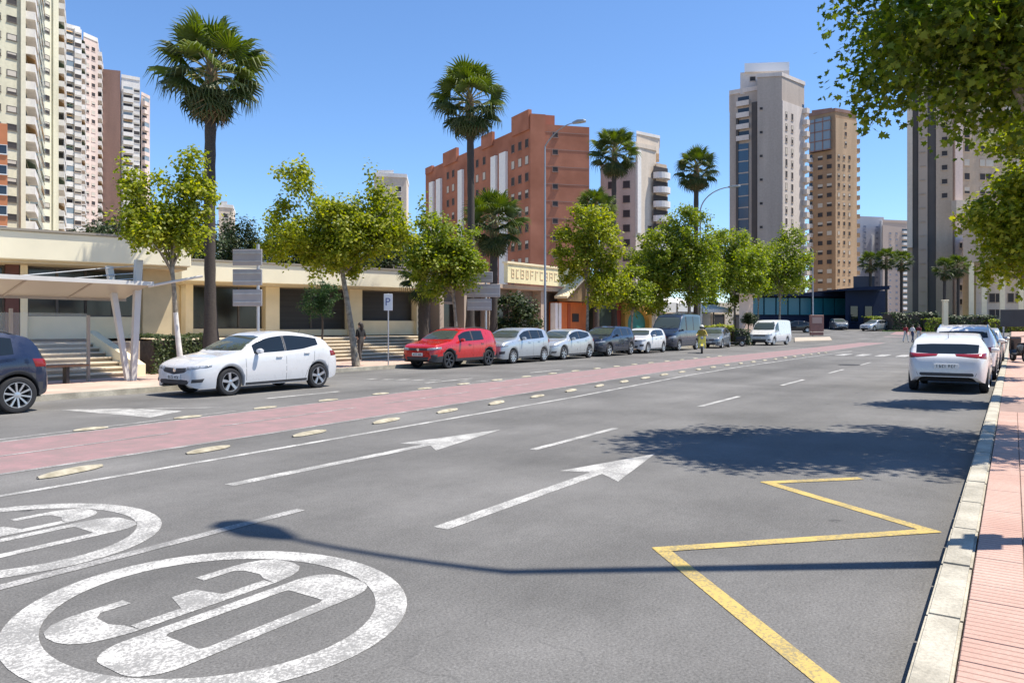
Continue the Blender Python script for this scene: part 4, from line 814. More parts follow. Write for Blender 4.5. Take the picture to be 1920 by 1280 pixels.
n = 12; a, b_ = uo(1162), uo(1212); c = (a + b_) / 2; rr = (b_ - a) / 2 - .45; pr = [(a, .1), (a, 3.9), (b_, 3.9), (b_, .1), (c + rr, .1), (c + rr, 1.9)] + [(c + rr * math.cos(math.pi * i / n), 1.9 + 1.0 * math.sin(math.pi * i / n)) for i in range(1, n)] + [(c - rr, 1.9), (c - rr, .1)]
q = MB(); q.extr(pr, -.5, .58); q.build('yellow_arch', YLW, th); q = MB(); q.extr([(c + rr, .1), (c + rr, 1.9)] + [(c + rr * math.cos(math.pi * i / n), 1.9 + 1.0 * math.sin(math.pi * i / n)) for i in range(1, n)] + [(c - rr, 1.9), (c - rr, .1)], -.1, .1); q.build('door', TLD, th)
q = MB(); q.box(uo(1150), uo(1222), -.4, 0, 3.95, 4.5); q.build('sign_board', mat('sign_lilac', (.50, .46, .50), .6), th); q = MB(); q.box(uo(1212), uo(1240), -.3, .6, .1, 4.6); q.build('end_wall', BGEL, th)
AWN = mat('awning_white', (.82, .81, .78), .7); q = MB()
def awning(label, p0, p1, Zd, z0, z1, dep=2.2):
    t = thing('awning', label, 'awning', (*p0, 0), math.atan2(p1[1] - p0[1], p1[0] - p0[0]), 'white awnings behind the dark van'); L = math.dist(p0, p1)
    q = MB(); q.extr([(0, z0), (L, z0), (L, z0 + .05), (0, z0 + .05)], 0, .03); me = q; q2 = MB(); q2.face([(0, 0, z0), (L, 0, z0), (L, 0, z1), (0, 0, z1)]); q2.face([(0, 0, z1), (L, 0, z1), (L, dep, z1 + .5), (0, dep, z1 + .5)]); q2.build('canvas', AWN, t)
    for x_ in (.05, L - .05):
        q = MB(); q.tube([(x_, .1, .1), (x_, .1, z1)], .035, 6); q.build('post', STEEL, t)
awning('white awning above the bonnet of the dark van, left one', P(1229, 62), P(1268, 63), 62, zpx(585, 62), zpx(566, 62)); awning('white awning above the dark van roof, right one', P(1271, 63), P(1305, 64), 63, zpx(584, 63), zpx(568, 63)); awning('thin white awning right of the dark van', P(1318, 66), P(1373, 68), 66, zpx(585, 66), zpx(579, 66))
q = MB(); A = P(1225, 68); B = P(1405, 74); t = Bld('plaza_wall', 'pale shop wall behind the awnings and plane trees', 'building', [A, B, P(1405, 84), P(1225, 84)], zpx(566, 70), BGEL, .0); t.row(A, B, [2, 5, 8, 11], [.6], wmesh('door', 1.6, 2.1, BGE, SHUTD), 'door')
A, B = P(1386, 66), P(1412, 67); t = Bld('pillar_sign', 'tall peach pillar left of the white van', 'pillar', [A, B, P(1412, 68), P(1386, 68)], zpx(552, 66), mat('peach_wall', (.66, .48, .36), .8, .06, 1)); t.pil(A, B, -.1, math.dist(A, B) + .1, zpx(552, 66), zpx(549, 66), .1, BGEL, 'cap')
# ================================================================== VEHICLES
def pchip(pts):
    x = np.array([p[0] for p in pts], float); y = np.array([p[1] for p in pts], float); h = np.diff(x); dl = np.diff(y) / h; m = np.zeros(len(x))
    m[0], m[-1] = dl[0], dl[-1]
    for i in range(1, len(x) - 1):
        m[i] = 0 if dl[i - 1] * dl[i] <= 0 else 3 * (h[i - 1] + h[i]) / ((2 * h[i] + h[i - 1]) / dl[i - 1] + (h[i] + 2 * h[i - 1]) / dl[i])
    def f(u):
        u = min(max(u, x[0]), x[-1]); i = min(len(h) - 1, max(0, int(np.searchsorted(x, u, 'right')) - 1)); t = (u - x[i]) / h[i]
        return float(y[i] * (1 + 2 * t) * (1 - t) ** 2 + m[i] * h[i] * t * (1 - t) ** 2 + y[i + 1] * t * t * (3 - 2 * t) + m[i + 1] * h[i] * t * t * (t - 1))
    return f
def carpaint(name, c, metal=0., rough=.32):
    if name in MATS: return MATS[name]
    m = bpy.data.materials.new(name); n, b = nodes(m); b.inputs['Base Color'].default_value = c4(c); b.inputs['Metallic'].default_value = metal
    b.inputs['Roughness'].default_value = rough; b.inputs['Coat Weight'].default_value = .9; b.inputs['Coat Roughness'].default_value = .04
    g = n.nodes.new('ShaderNodeNewGeometry'); t = n.nodes.new('ShaderNodeTexNoise'); t.inputs['Scale'].default_value = 5; n.links.new(g.outputs['Position'], t.inputs['Vector'])
    cc = scalec(n, c[:3], mrange(n, t.outputs['Fac'], .3, .7, .98, 1.01)); n.links.new(cc, b.inputs['Base Color'])
    n.links.new(mrange(n, t.outputs['Fac'], .3, .7, rough - .06, rough + .08), b.inputs['Roughness']); MATS[name] = m; return m
HEADL = mat('headlight_glass', (.30, .32, .35), .1, .5, 22, spec=.8); TAILL = mat('taillight_red', (.22, .012, .014), .15, spec=.7)
PLATE = mat('plate_white', (.72, .72, .70), .4); TRIM = mat('grey_trim', (.045, .045, .048), .65); RIM = mat('alloy_rim', (.58, .59, .61), .3, metal=.85); RIMD = mat('dark_alloy', (.10, .10, .11), .35, metal=.8)
AMBER = mat('amber_lens', (.5, .16, .02), .2); LINER = mat('wheel_well', (.008, .008, .009), .9)
WHEELS = {}
def wheel_meshes(r, style, rm):
    key = (r, style, rm.name)
    if key in WHEELS: return WHEELS[key]
    w = .205; q = MB(); ri = r * .70
    q.lathe([(ri, -w / 2 + .01), (ri + .02, -w / 2), (r * .93, -w / 2 + .012), (r, -w / 2 + .045), (r, w / 2 - .045), (r * .93, w / 2 - .012), (ri + .02, w / 2), (ri, w / 2 - .01), (ri, -w / 2 + .01)], 32, 0, 'y')
    ty = q.mesh('wheel', BLACK, 40); q = MB()
    q.lathe([(ri * 1.0, w / 2 - .004), (ri * .96, w / 2 - .004), (ri * .93, w / 2 - .03), (ri * .9, -w / 2 + .02), (ri, -w / 2 + .02)], 28, 0, 'y')
    q.lathe([(ri * .9, -.02), (0.001, -.02)], 20, 1, 'y')
    q.lathe([(ri * .24, w / 2 - .03), (ri * .24, w / 2 - .018), (0.001, w / 2 - .012)], 14, 0, 'y')
    n = {'five': 5, 'ten': 10, 'six': 6, 'cap': 9}[style]; sw = {'five': .16, 'ten': .075, 'six': .12, 'cap': .14}[style] * ri
    for i in range(n):
        a = 2 * math.pi * i / n + .2; ca, sa = math.cos(a), math.sin(a); b = len(q.v)
        for rr, ww in ((ri * .16, sw * .75), (ri * .95, sw)):
            for sg in (-1, 1):
                for yy in (w / 2 - .055, w / 2 - .022 if rr < ri * .5 else w / 2 - .012):
                    q.v.append((rr * ca - sg * ww * sa, yy, rr * sa + sg * ww * ca))
        for f in ((0, 1, 3, 2), (4, 6, 7, 5), (0, 4, 5, 1), (2, 3, 7, 6), (1, 5, 7, 3), (0, 2, 6, 4)): q.f.append([b + k for k in f]); q.m.append(0)
    rmh = q.mesh('rim', [rm, LINER], 40); WHEELS[key] = (ty, rmh); return WHEELS[key]
def lin(pl, k):
    d = [0]
    for a, b in zip(pl, pl[1:]): d.append(d[-1] + math.dist(a, b))
    x = k * d[-1]
    for i in range(len(pl) - 1):
        if x <= d[i + 1] + 1e-9:
            f = (x - d[i]) / max(1e-9, d[i + 1] - d[i]); return tuple(a + (b - a) * f for a, b in zip(pl[i], pl[i + 1]))
    return pl[-1]
class Car:
    def __init__(c, name, label, cat, S, color, pos, heading, group=None, rim='five', rimm=None, z=0.):
        c.S = S; L, Wd, H = S['L'], S['W'], S['H']; c.L = L
        c.top, c.belt, c.bot, c.hw = pchip(S['top']), pchip(S['belt']), pchip(S['bot']), pchip(S['w']); c.bmax = max(p[1] for p in S['belt'])
        c.th = thing(name, label, cat, (pos[0], pos[1], z), heading, group)
        c.body(color); c.details(color); c.wheels(rim, rimm or RIM)
    def X(c, u): return c.L / 2 - u
    def arch(c, u):
        z = c.bot(u); S = c.S
        for uw in (S['fo'], S['fo'] + S['wb']):
            d = abs(u - uw); r = S['wr'] + .055
            if d < r: z = max(z, S['wr'] + math.sqrt(r * r - d * d) - .005)
        return z
    def rail(c, u):
        zt, zb = c.top(u), min(c.belt(u), c.top(u) - .015); gh = min(1, max(0, (zt - zb) / (c.S['H'] - c.bmax))); w = c.hw(u)
        return w * (.955 + (c.S.get('tum', .72) - .955) * gh), zb + (zt - zb) * (.93 if gh > .3 else .75), zb, gh
    def section(c, u):
        w = c.hw(u); zt = c.top(u); z0 = c.arch(u); yr, zr, zb, gh = c.rail(u); z0 = min(z0, zb - .03); hgt = zb - z0
        bz = c.bot(u); pz = lambda k: max(z0 + .012 * k * 10, bz + (zb - bz) * k)
        pts = [(w * .955 - .10, z0), (w * .955, z0), (w * .978, pz(.16)), (w * .996, pz(.36)), (w, pz(.58)), (w * .992, pz(.78)), (w * .985, pz(.92)), (w * .962, zb)]
        ys = w * .962
        for k in (.3, .65): pts.append((ys + (yr - ys) * (k ** 1.15), zb + (zr - zb) * k))
        pts.append((yr, zr)); dz = zt - zr
        pts += [(yr * .95, zr + dz * .45), (yr * .82, zr + dz * .75), (yr * .5, zr + dz * .95), (0, zt)]
        return pts
    def body(c, color):
        S = c.S; us = set(np.round(np.linspace(0, c.L, 58), 4)) | {.01, .025, .05, .09, c.L - .01, c.L - .025, c.L - .05, c.L - .09}
        for uw in (S['fo'], S['fo'] + S['wb']):
            r = S['wr'] + .055
            us = {u for u in us if abs(abs(u - uw) - r) > .015}
            for a in range(0, 181, 12): us.add(round(uw + r * math.cos(R(a)), 4))
            us.add(uw + r + .004); us.add(uw - r - .004)
        us = sorted(us); V = []; K = None; Fc = []
        for u in us:
            p = c.section(u); K = len(p); x = c.X(u)
            V += [(x, y, z) for y, z in p] + [(x, -y, z) for y, z in p[-2::-1]]
        n = 2 * K - 1
        for i in range(len(us) - 1):
            for j in range(n - 1): Fc.append((i * n + j, (i + 1) * n + j, (i + 1) * n + j + 1, i * n + j + 1)[::-1])
        Fc.append(tuple(range(n))); e = (len(us) - 1) * n; Fc.append(tuple(range(e, e + n))[::-1])
        me = bpy.data.meshes.new('body'); me.from_pydata(V, [], Fc); me.materials.append(color); me.materials.append(TRIM)
        bm = bmesh.new(); bm.from_mesh(me); bmesh.ops.recalc_face_normals(bm, faces=bm.faces[:]); bm.to_mesh(me); c.bvh = BVHTree.FromBMesh(bm); bm.free()
        me.polygons.foreach_set('use_smooth', [True] * len(me.polygons)); me.set_sharp_from_angle(angle=R(38))
        if S.get('clad'):
            for p in me.polygons:
                ct = p.center; u = c.L / 2 - ct.x
                if ct.z < S['clad'] or any(math.hypot(u - uw, ct.z - S['wr']) < S['wr'] + .12 for uw in (S['fo'], S['fo'] + S['wb'])): p.material_index = 1
        ob('body', me, c.th)
        q = MB(); hw = S['W'] / 2 - .20; z1 = min(.62, c.top(.3) - .1)
        q.extr([(c.X(.12), .26), (c.X(c.L - .15), .28), (c.X(c.L - .15), .6), (c.X(c.L - .8), z1), (c.X(.7), z1), (c.X(.12), .45)], -hw, hw); q.build('underbody', LINER, c.th)
    def cast(c, o, d):
        h = c.bvh.ray_cast(Vector(o), Vector(d)); return h if h[0] else c.bvh.find_nearest(Vector(o))
    def patch(c, name, m, bot, top, fn, nu=8, nv=4, off=.004, parent=None, skirt=True):
        """fn maps a 2-D point to (origin, direction) of the ray that lands it on the body"""
        V = []; Fc = []
        for j in range(nv + 1):
            for i in range(nu + 1):
                a = lin(bot, i / nu); b = lin(top, i / nu); k = j / nv; p = tuple(x + (y - x) * k for x, y in zip(a, b)); o, d = fn(p); h = c.cast(o, d)
                edge = i in (0, nu) or j in (0, nv)
                V.append(tuple(h[0] + h[1] * (off if not edge else off * .3)))
        for j in range(nv):
            for i in range(nu): a = j * (nu + 1) + i; Fc.append((a, a + 1, a + nu + 2, a + nu + 1))
        me = bpy.data.meshes.new(name); me.from_pydata(V, [], Fc); me.materials.append(m)
        if Fc:
            nrm = c.cast(*fn(tuple((x + y) / 2 for x, y in zip(lin(bot, .5), lin(top, .5)))))[1]
            if me.polygons[len(Fc) // 2].normal.dot(nrm) < 0: me.flip_normals()
        me.polygons.foreach_set('use_smooth', [True] * len(Fc)); me.update(); return ob(name, me, parent or c.th)
    def fside(c, sg): return lambda p: ((c.X(p[0]), sg * 4, p[1]), (0, -sg, 0))
    def ffront(c): return lambda p: ((5, p[0], p[1]), (-1, 0, 0))
    def frear(c): return lambda p: ((-5, p[0], p[1]), (1, 0, 0))
    def fdiag(c, sg, fr, ang=38):
        ca, sa = math.cos(R(ang)), math.sin(R(ang)); d = Vector((-ca if fr else ca, -sg * sa, 0)); s_ = Vector((sa if not fr else -sa, sg * ca * 1.0, 0))
        s_ = Vector((-d.y, d.x, 0)) * (1 if True else -1)
        if s_.y * sg < 0: s_ = -s_
        base = Vector((c.L / 2 - .25 if fr else -c.L / 2 + .25, sg * (c.S['W'] / 2 - .28), 0))
        return lambda p: (base + s_ * p[0] + Vector((0, 0, p[1])) - d * 3, d)
    def sidewin(c, sg, u0, u1, name='side_window', m=None, lo_=.028, hi_=.80, n=10):
        us = [u0 + (u1 - u0) * i / n for i in range(n + 1)]; b = []; t = []
        for u in us:
            yr, zr, zb, gh = c.rail(u); zt = zb + (zr - zb) * hi_ ** .5; b.append((u, zb + lo_)); t.append((u, max(zb + lo_ + .012, zt - .025)))
        V = c.patch(name, m or DKGLASS, b, t, c.fside(sg), n, 4, .004); return V
    def seam(c, sg, pts):
        for a, b in zip(pts, pts[1:]):
            d = .009; nx = d if abs(b[1] - a[1]) > abs(b[0] - a[0]) else 0; nz = 0 if nx else d
            c.patch('door_seam', LINER, [a, (a[0] + nx, a[1] + nz)], [b, (b[0] + nx, b[1] + nz)], c.fside(sg), 1, 8, .0025)
    def details(c, color):
        S = c.S; th = c.th; uc, uh, ur, ub = S['cowl'], S['head'], S['rtop'], S['rbot']
        # windscreen and rear window
        yb = c.rail(uc + .08)[0]; yt = c.rail(uh)[0]; z0 = c.top(uc) + .03; z1 = c.top(uh) - .055
        c.patch('windshield', S.get('wsm', GLW), [(-yb * .97, z0 + .015), (-yb * .5, z0), (yb * .5, z0), (yb * .97, z0 + .015)], [(-yt * .93, z1 - .02), (-yt * .5, z1 + .012), (yt * .5, z1 + .012), (yt * .93, z1 - .02)], c.ffront(), 14, 6, .005)
        if not S.get('norear'):
            yb = c.rail(ub)[0] * .93; yt = c.rail(ur)[0] * .92; z0 = c.top(ub) + .02; z1 = c.top(ur) - .05
            o = c.patch('rear_window', DKGLASS, [(-yb, z0 + .02), (-yb * .5, z0), (yb * .5, z0), (yb, z0 + .02)], [(-yt, z1 - .02), (-yt * .5, z1), (yt * .5, z1), (yt, z1 - .02)], c.frear(), 12, 5, .005)
            q = MB(); q.tube([(-c.L / 2 + .0 + (c.L - ub) + .0, .0, z0 + .03), (c.X(ub) - .03 + .05, .22, z0 + .05)], .008, 5)
        for sg in (1, -1):
            for (a, b) in S['wins']: c.sidewin(sg, a, b)
            for w0, w1 in zip(S['wins'], S['wins'][1:]): c.sidewin(sg, w0[1] + .004, w1[0] - .004, 'pillar_trim', TRIM, n=2)
            for pts in S['seams']: c.seam(sg, pts)
            for u in S['handles']:
                z = c.belt(u) - .10; h = c.cast((c.X(u), sg * 4, z), (0, -sg, 0))[0]; q = MB(); q.box(-.09, .09, -.018, .018, -.014, .014)
                ob('door_handle', bevel(q.mesh('door_handle', color), .008), th, h + Vector((0, sg * .012, 0)))
            # mirror
            u = uc + S.get('mir', .52); z = c.belt(u) + .08; h = c.cast((c.X(u), sg * 4, z - .05), (0, -sg, 0))[0]
            q = MB(); q.lathe([(.001, -.1), (.06, -.085), (.085, -.02), (.085, .05), (.07, .085), (.001, .09)], 12, 0, 'y'); me = q.mesh('mirror', [color, TRIM], 50)
            for v in me.vertices: v.co.x *= .75; v.co.z *= .78
            mo = ob('mirror', me, th, (h.x + .02, h.y + sg * .115, z), 0)
            q = MB(); q.box(-.03, .03, min(-sg * .16, -sg * .06), max(-sg * .16, -sg * .06), -.07, -.035); q.build('mirror_arm', TRIM, mo)
            # lamps
            hl = S['hl']; c.patch('headlight', HEADL, hl[0], hl[1], c.fdiag(sg, True), 12, 5, .012)
            tl = S['tl']; c.patch('taillight', TAILL, tl[0], tl[1], c.fdiag(sg, False), 12, 5, .012)
            if S.get('fog'):
                c.patch('fog_lamp_recess', TRIM, S['fog'][0], S['fog'][1], c.fdiag(sg, True), 8, 6, .014)
            # sill trim
            a, b = S['fo'] + S['wr'] + .08, S['fo'] + S['wb'] - S['wr'] - .08
            c.patch('sill_trim', TRIM, [(a, c.bot(a) + .012), (b, c.bot(b) + .012)], [(a, c.bot(a) + .075), (b, c.bot(b) + .075)], c.fside(sg), 10, 1, .006)
        for nm, key in (('grille', 'grille'), ('bumper_intake', 'intake')):
            if key in S: g = S[key]; c.patch(nm, TRIM, g[0], g[1], c.ffront(), 12, 3, .005)
        if 'rdiff' in S: g = S['rdiff']; c.patch('rear_diffuser', TRIM, g[0], g[1], c.frear(), 12, 3, .006)
        # bonnet badge and plates
        z = S['plz'][0]; x = c.cast((5, 0, z), (-1, 0, 0))[0].x; pl = bbox(-.008, .012, -.26, .26, -.055, .055, 'number_plate', PLATE, .004); po = ob('number_plate', pl, th, (x + .012, 0, z)); c.glyphs(po, .021)
        z = S['plz'][1]; x = c.cast((-5, 0, z), (1, 0, 0))[0].x; po = ob('number_plate', pl, th, (x - .012, 0, z), math.pi); c.glyphs(po, .021)
        z = S['plz'][0] + S.get('bdz', .2); hh = c.cast((5, 0, z), (-1, 0, 0)); q = MB(); q.lathe([(.055, 0), (.055, .012), (.03, .016), (.001, .012)], 14, 0, 'y'); o = q.build('badge', CHROME, th, hh[0]); o.rotation_euler = (0, 0, -math.pi / 2)
        # wipers
        q = MB()
        for y in (-.45, .12): q.tube([(c.X(uc) + .02, y, c.top(uc) + .035), (c.X(uc + .16), y + .42, c.top(uc + .16) + .012)], .008, 4)
        q.build('wipers', TRIM, th)
        if S.get('rails'):
            for sg in (1, -1):
                q = MB(); pts = [];
                for i in range(9):
                    u = uh + .15 + (ur - .2 - uh - .15) * i / 8; yr, zr, zb, gh = c.rail(u); pts.append((c.X(u), sg * (yr * .95), zr + .045 if 0 < i < 8 else zr))
                q.tube(pts, .016, 6); q.build('roof_rail', TRIM if S['rails'] == 1 else CHROME, th)
        if S.get('ant', True):
            u = ur - .25; q = MB(); q.tube([(c.X(u), 0, c.top(u)), (c.X(u) - .12, 0, c.top(u) + .16)], [.008, .004], 5); q.build('aerial', TRIM, th)
    def glyphs(c, po, x):
        q = MB(); y = -.2; r_ = random.Random(int(po.parent.location.x * 31) + 5)
        for i in range(7):
            w = .036; q.box(x - .008, x - .006, y, y + w * .35, -.033, .033)
            if r_.random() < .7: q.box(x - .008, x - .006, y + w * .35, y + w, .018, .033)
            if r_.random() < .6: q.box(x - .008, x - .006, y + w * .35, y + w, -.033, -.02)
            if r_.random() < .5: q.box(x - .008, x - .006, y + w * .7, y + w, -.02, .018)
            y += .058 if i != 3 else .075
        q.build('plate_characters', DARK, po)['kind'] = 'stuff'
    def wheels(c, style, rm):
        S = c.S; ty, rmm = wheel_meshes(S['wr'], style, rm); yw = S['W'] / 2 - .125
        for uw in (S['fo'], S['fo'] + S['wb']):
            for sg in (1, -1):
                o = ob('wheel', ty, c.th, (c.X(uw), sg * yw, S['wr']), 0 if sg > 0 else math.pi); ob('rim', rmm, o)
GLW = glassmat('windscreen_glass', (.055, .07, .062), .03)
def sc_pts(p, k, o=0): return [(a * k, b + o) for a, b in p]
def spec(kind, **kw):
    if kind == 'hatch':
        S = dict(L=4.38, W=1.78, H=1.51, wb=2.68, fo=.90, wr=.325, tum=.735,
            top=[(0, .52), (.012, .60), (.05, .69), (.13, .76), (.38, .86), (.75, .94), (1.12, 1.005), (1.5, 1.21), (1.86, 1.38), (2.15, 1.465), (2.65, 1.51), (3.1, 1.47), (3.45, 1.405), (3.70, 1.33), (3.83, 1.27), (4.01, 1.12), (4.16, 1.0), (4.26, .94), (4.34, .82), (4.38, .62)],
            belt=[(0, .48), (.05, .62), (.13, .69), (.5, .80), (1.0, .895), (1.6, .945), (2.4, .975), (3.0, 1.015), (3.4, 1.085), (3.65, 1.12), (3.95, 1.05), (4.18, .94), (4.30, .82), (4.38, .58)],
            bot=[(0, .30), (.04, .24), (.2, .20), (.55, .20), (1.3, .21), (3.2, .22), (4.0, .25), (4.25, .30), (4.38, .40)],
            w=[(0, .56), (.015, .64), (.06, .73), (.15, .795), (.35, .85), (.65, .88), (1.2, .89), (3.1, .89), (3.7, .872), (4.05, .825), (4.25, .76), (4.35, .69), (4.38, .60)],
            cowl=1.14, head=2.05, rtop=3.80, rbot=4.22, wins=[(1.56, 2.47), (2.53, 3.56)],
            seams=[[(1.32, .34), (1.30, .86)], [(2.50, .26), (2.50, .96)], [(3.42, .98), (3.40, .74), (3.18, .50), (3.10, .28)], [(1.34, .25), (3.08, .26)]], handles=[2.28, 3.16],
            hl=([(-.30, .62), (.28, .70)], [(-.26, .70), (.30, .755)]), tl=([(-.40, .90), (.0, .855), (.24, .84)], [(-.38, .95), (.0, .96), (.26, .985)]),
            fog=([(-.12, .34), (.12, .36)], [(-.10, .42), (.16, .44)]), grille=([(-.40, .57), (0, .52), (.40, .57)], [(-.56, .685), (0, .66), (.56, .685)]),
            intake=([(-.50, .275), (0, .265), (.50, .275)], [(-.60, .40), (0, .415), (.60, .40)]), rdiff=([(-.6, .42), (.6, .42)], [(-.64, .50), (.64, .50)]), plz=(.46, .66), bdz=.16)
    elif kind == 'suv':
        S = dict(L=4.20, W=1.78, H=1.57, wb=2.60, fo=.86, wr=.335, tum=.74, clad=.43, rails=1,
            top=[(0, .56), (.012, .68), (.05, .80), (.12, .88), (.38, .96), (.75, 1.02), (1.05, 1.075), (1.42, 1.28), (1.74, 1.43), (2.0, 1.51), (2.5, 1.555), (3.1, 1.55), (3.55, 1.50), (3.82, 1.43), (3.98, 1.25), (4.08, 1.08), (4.14, .98), (4.18, .80), (4.20, .64)],
            belt=[(0, .52), (.05, .72), (.13, .82), (.5, .91), (1.0, .97), (1.6, 1.0), (2.4, 1.02), (3.2, 1.055), (3.7, 1.09), (4.0, 1.03), (4.12, .90), (4.20, .60)],
            bot=[(0, .34), (.04, .29), (.2, .26), (.6, .26), (1.3, .27), (3.0, .27), (3.8, .29), (4.08, .33), (4.20, .42)],
            w=[(0, .58), (.015, .66), (.06, .75), (.15, .81), (.35, .86), (.65, .885), (1.2, .89), (3.0, .89), (3.55, .875), (3.9, .835), (4.08, .78), (4.17, .70), (4.20, .62)],
            cowl=1.06, head=1.92, rtop=3.84, rbot=4.04, wins=[(1.5, 2.32), (2.40, 3.10), (3.16, 3.52)],
            seams=[[(1.25, .44), (1.23, .94)], [(2.36, .34), (2.36, 1.0)], [(3.26, 1.03), (3.22, .78), (3.02, .56), (2.94, .36)]], handles=[2.14, 2.98],
            hl=([(-.26, .70), (.28, .76)], [(-.24, .79), (.28, .84)]), tl=([(-.24, .86), (.2, .86)], [(-.2, 1.0), (.24, 1.02)]),
            fog=([(-.12, .42), (.12, .44)], [(-.12, .54), (.14, .56)]), grille=([(-.46, .70), (.46, .70)], [(-.5, .79), (.5, .79)]),
            intake=([(-.5, .34), (0, .32), (.5, .34)], [(-.55, .46), (0, .47), (.55, .46)]), rdiff=([(-.62, .42), (.62, .42)], [(-.66, .52), (.66, .52)]), plz=(.55, .74), bdz=.18)
    elif kind == 'mpv':
        S = spec('suv'); S.update(L=4.05, H=1.56, clad=0, rails=0, wb=2.55, fo=.80, wr=.31)
        for k in ('top', 'belt', 'bot', 'w'): S[k] = [(a * 4.05 / 4.20, b - (.05 if k == 'bot' else 0)) for a, b in S[k]]
        k = 4.05 / 4.2; S.update(cowl=.98, head=1.78, rtop=3.70, rbot=3.9, wins=[(1.36, 2.2), (2.28, 2.95), (3.0, 3.35)], handles=[2.05, 2.85])
    elif kind == 'van':
        S = dict(L=5.3, W=1.98, H=2.25, wb=3.2, fo=.95, wr=.35, tum=.86, rails=0, ant=False, norear=True,
            top=[(0, .62), (.012, .78), (.06, .93), (.16, 1.02), (.5, 1.14), (.85, 1.27), (1.2, 1.62), (1.55, 1.98), (1.85, 2.15), (2.3, 2.23), (3.2, 2.25), (4.6, 2.24), (5.1, 2.2), (5.24, 2.08), (5.29, 1.6), (5.3, 1.0)],
            belt=[(0, .58), (.06, .84), (.16, .94), (.5, 1.05), (1.0, 1.13), (1.6, 1.17), (2.5, 1.18), (4.6, 1.18), (5.15, 1.17), (5.3, .9)],
            bot=[(0, .36), (.05, .30), (.3, .27), (1.5, .28), (4.5, .29), (5.2, .34), (5.3, .40)],
            w=[(0, .66), (.02, .76), (.08, .85), (.2, .91), (.5, .97), (1.0, .99), (4.7, .99), (5.15, .975), (5.26, .94), (5.3, .88)],
            cowl=.92, head=1.78, rtop=5.0, rbot=5.2, wins=[(1.22, 2.15), (2.35, 3.5), (3.62, 4.8)], seams=[[(1.1, .45), (1.1, 1.1)], [(2.24, .35), (2.24, 1.16)], [(3.55, .35), (3.55, 1.16)]], handles=[2.1], mir=.35,
            hl=([(-.26, .78), (.3, .84)], [(-.24, .92), (.26, 1.0)]), tl=([(-.02, .85), (.14, .85)], [(-.02, 1.3), (.14, 1.3)]), fog=([(-.12, .44), (.12, .45)], [(-.1, .54), (.12, .55)]),
            grille=([(-.5, .76), (.5, .76)], [(-.54, .90), (.54, .90)]), intake=([(-.55, .36), (.55, .36)], [(-.6, .52), (.6, .52)]), plz=(.60, .8), bdz=.22)
    S.update(kw); return S
def stretch(S, kL, dH, **kw):
    S = dict(S)
    for k in ('top', 'belt', 'bot', 'w'): S[k] = [(a * kL, b + (dH * (b / S['H']) if k in ('top', 'belt') else 0)) for a, b in S[k]]
    S['L'] *= kL; S['H'] += dH
    for k in ('cowl', 'head', 'rtop', 'rbot', 'wb', 'fo'): S[k] *= kL
    S['wins'] = [(a * kL, b * kL) for a, b in S['wins']]; S['seams'] = [[(a * kL, b) for a, b in p] for p in S['seams']]; S['handles'] = [a * kL for a in S['handles']]
    S.update(kw); return S
HS = math.pi / 2 - A0                        # heading along +s;  HS + pi faces the camera side (left)
CW = carpaint('paint_white', (.64, .64, .64), 0, .3); CB = carpaint('paint_navy', (.014, .022, .052), .35, .3); CR = carpaint('paint_red', (.50, .012, .014), .1, .28)
CS = carpaint('paint_silver', (.48, .51, .53), .55, .33); CS2 = carpaint('paint_silver_warm', (.52, .53, .52), .5, .33); CN = carpaint('paint_dark_blue', (.016, .024, .05), .3, .3); CG = carpaint('paint_grey', (.20, .22, .24), .4, .33); CK = carpaint('paint_black', (.012, .013, .016), .2, .28); CM = carpaint('paint_maroon', (.20, .015, .02), .1, .3)
def at(s, t): return W(s, t)
Car('white_hatchback', 'white five-door hatchback facing left in the oncoming lane', 'car', spec('hatch'), CW, at(12.17, 16.12), HS + math.pi, rim='five')
Car('blue_suv', 'dark blue compact SUV cut off by the left edge, showing its tail', 'car', spec('suv', clad=.40, wr=.345, fo=.98), CB, at(4.98, 16.36), HS + math.pi, rim='ten')
G1 = 'cars parked along the far kerb'
Car('parked_car', 'red compact SUV with black cladding, first of the parked row on the far side', 'car', spec('suv', wins=[(1.5, 2.32), (2.40, 3.10)]), CR, at(23.6, 18.75), HS + math.pi, G1, 'six', RIMD)
Car('parked_car', 'silver hatchback parked directly behind the red car', 'car', spec('mpv'), CS, at(28.0, 18.75), HS + math.pi, G1, 'cap')
Car('parked_car', 'silver low hatchback parked between another silver car and a dark blue one', 'car', stretch(spec('hatch'), .97, -.03), CS2, at(32.4, 18.75), HS + math.pi, G1, 'six')
Car('parked_car', 'dark blue SUV parked in front of the small white car', 'car', stretch(spec('suv'), 1.05, .06, rails=0), CN, at(37.3, 18.75), HS + math.pi, G1, 'five')
Car('parked_car', 'small white car parked between the dark blue SUV and the dark van', 'car', stretch(spec('mpv'), .93, -.06), CW, at(42.2, 18.75), HS + math.pi, G1, 'cap')
Car('parked_van', 'dark tall passenger van parked behind the small white car', 'van', stretch(spec('van'), 1.0, .22), CN, at(48.0, 18.95), HS + math.pi, G1, 'five')
Car('parked_car', 'grey hatchback behind the scooter rider, last of the parked row', 'car', spec('hatch'), CG, at(54.6, 18.5), HS + math.pi + .12, G1, 'five')
x, y = P(1452, 62); Car('parked_van', 'white delivery van parked by the junction with its nose to the left', 'van', stretch(spec('van', wins=[(1.22, 2.1)], seams=[[(1.1, .45), (1.1, 1.1)], [(2.24, .35), (2.24, 1.16)]]), .92, -.12, W=1.9), CW, (x, y + 1), R(-130), None, 'cap')
G2 = 'cars parked along the near kerb'
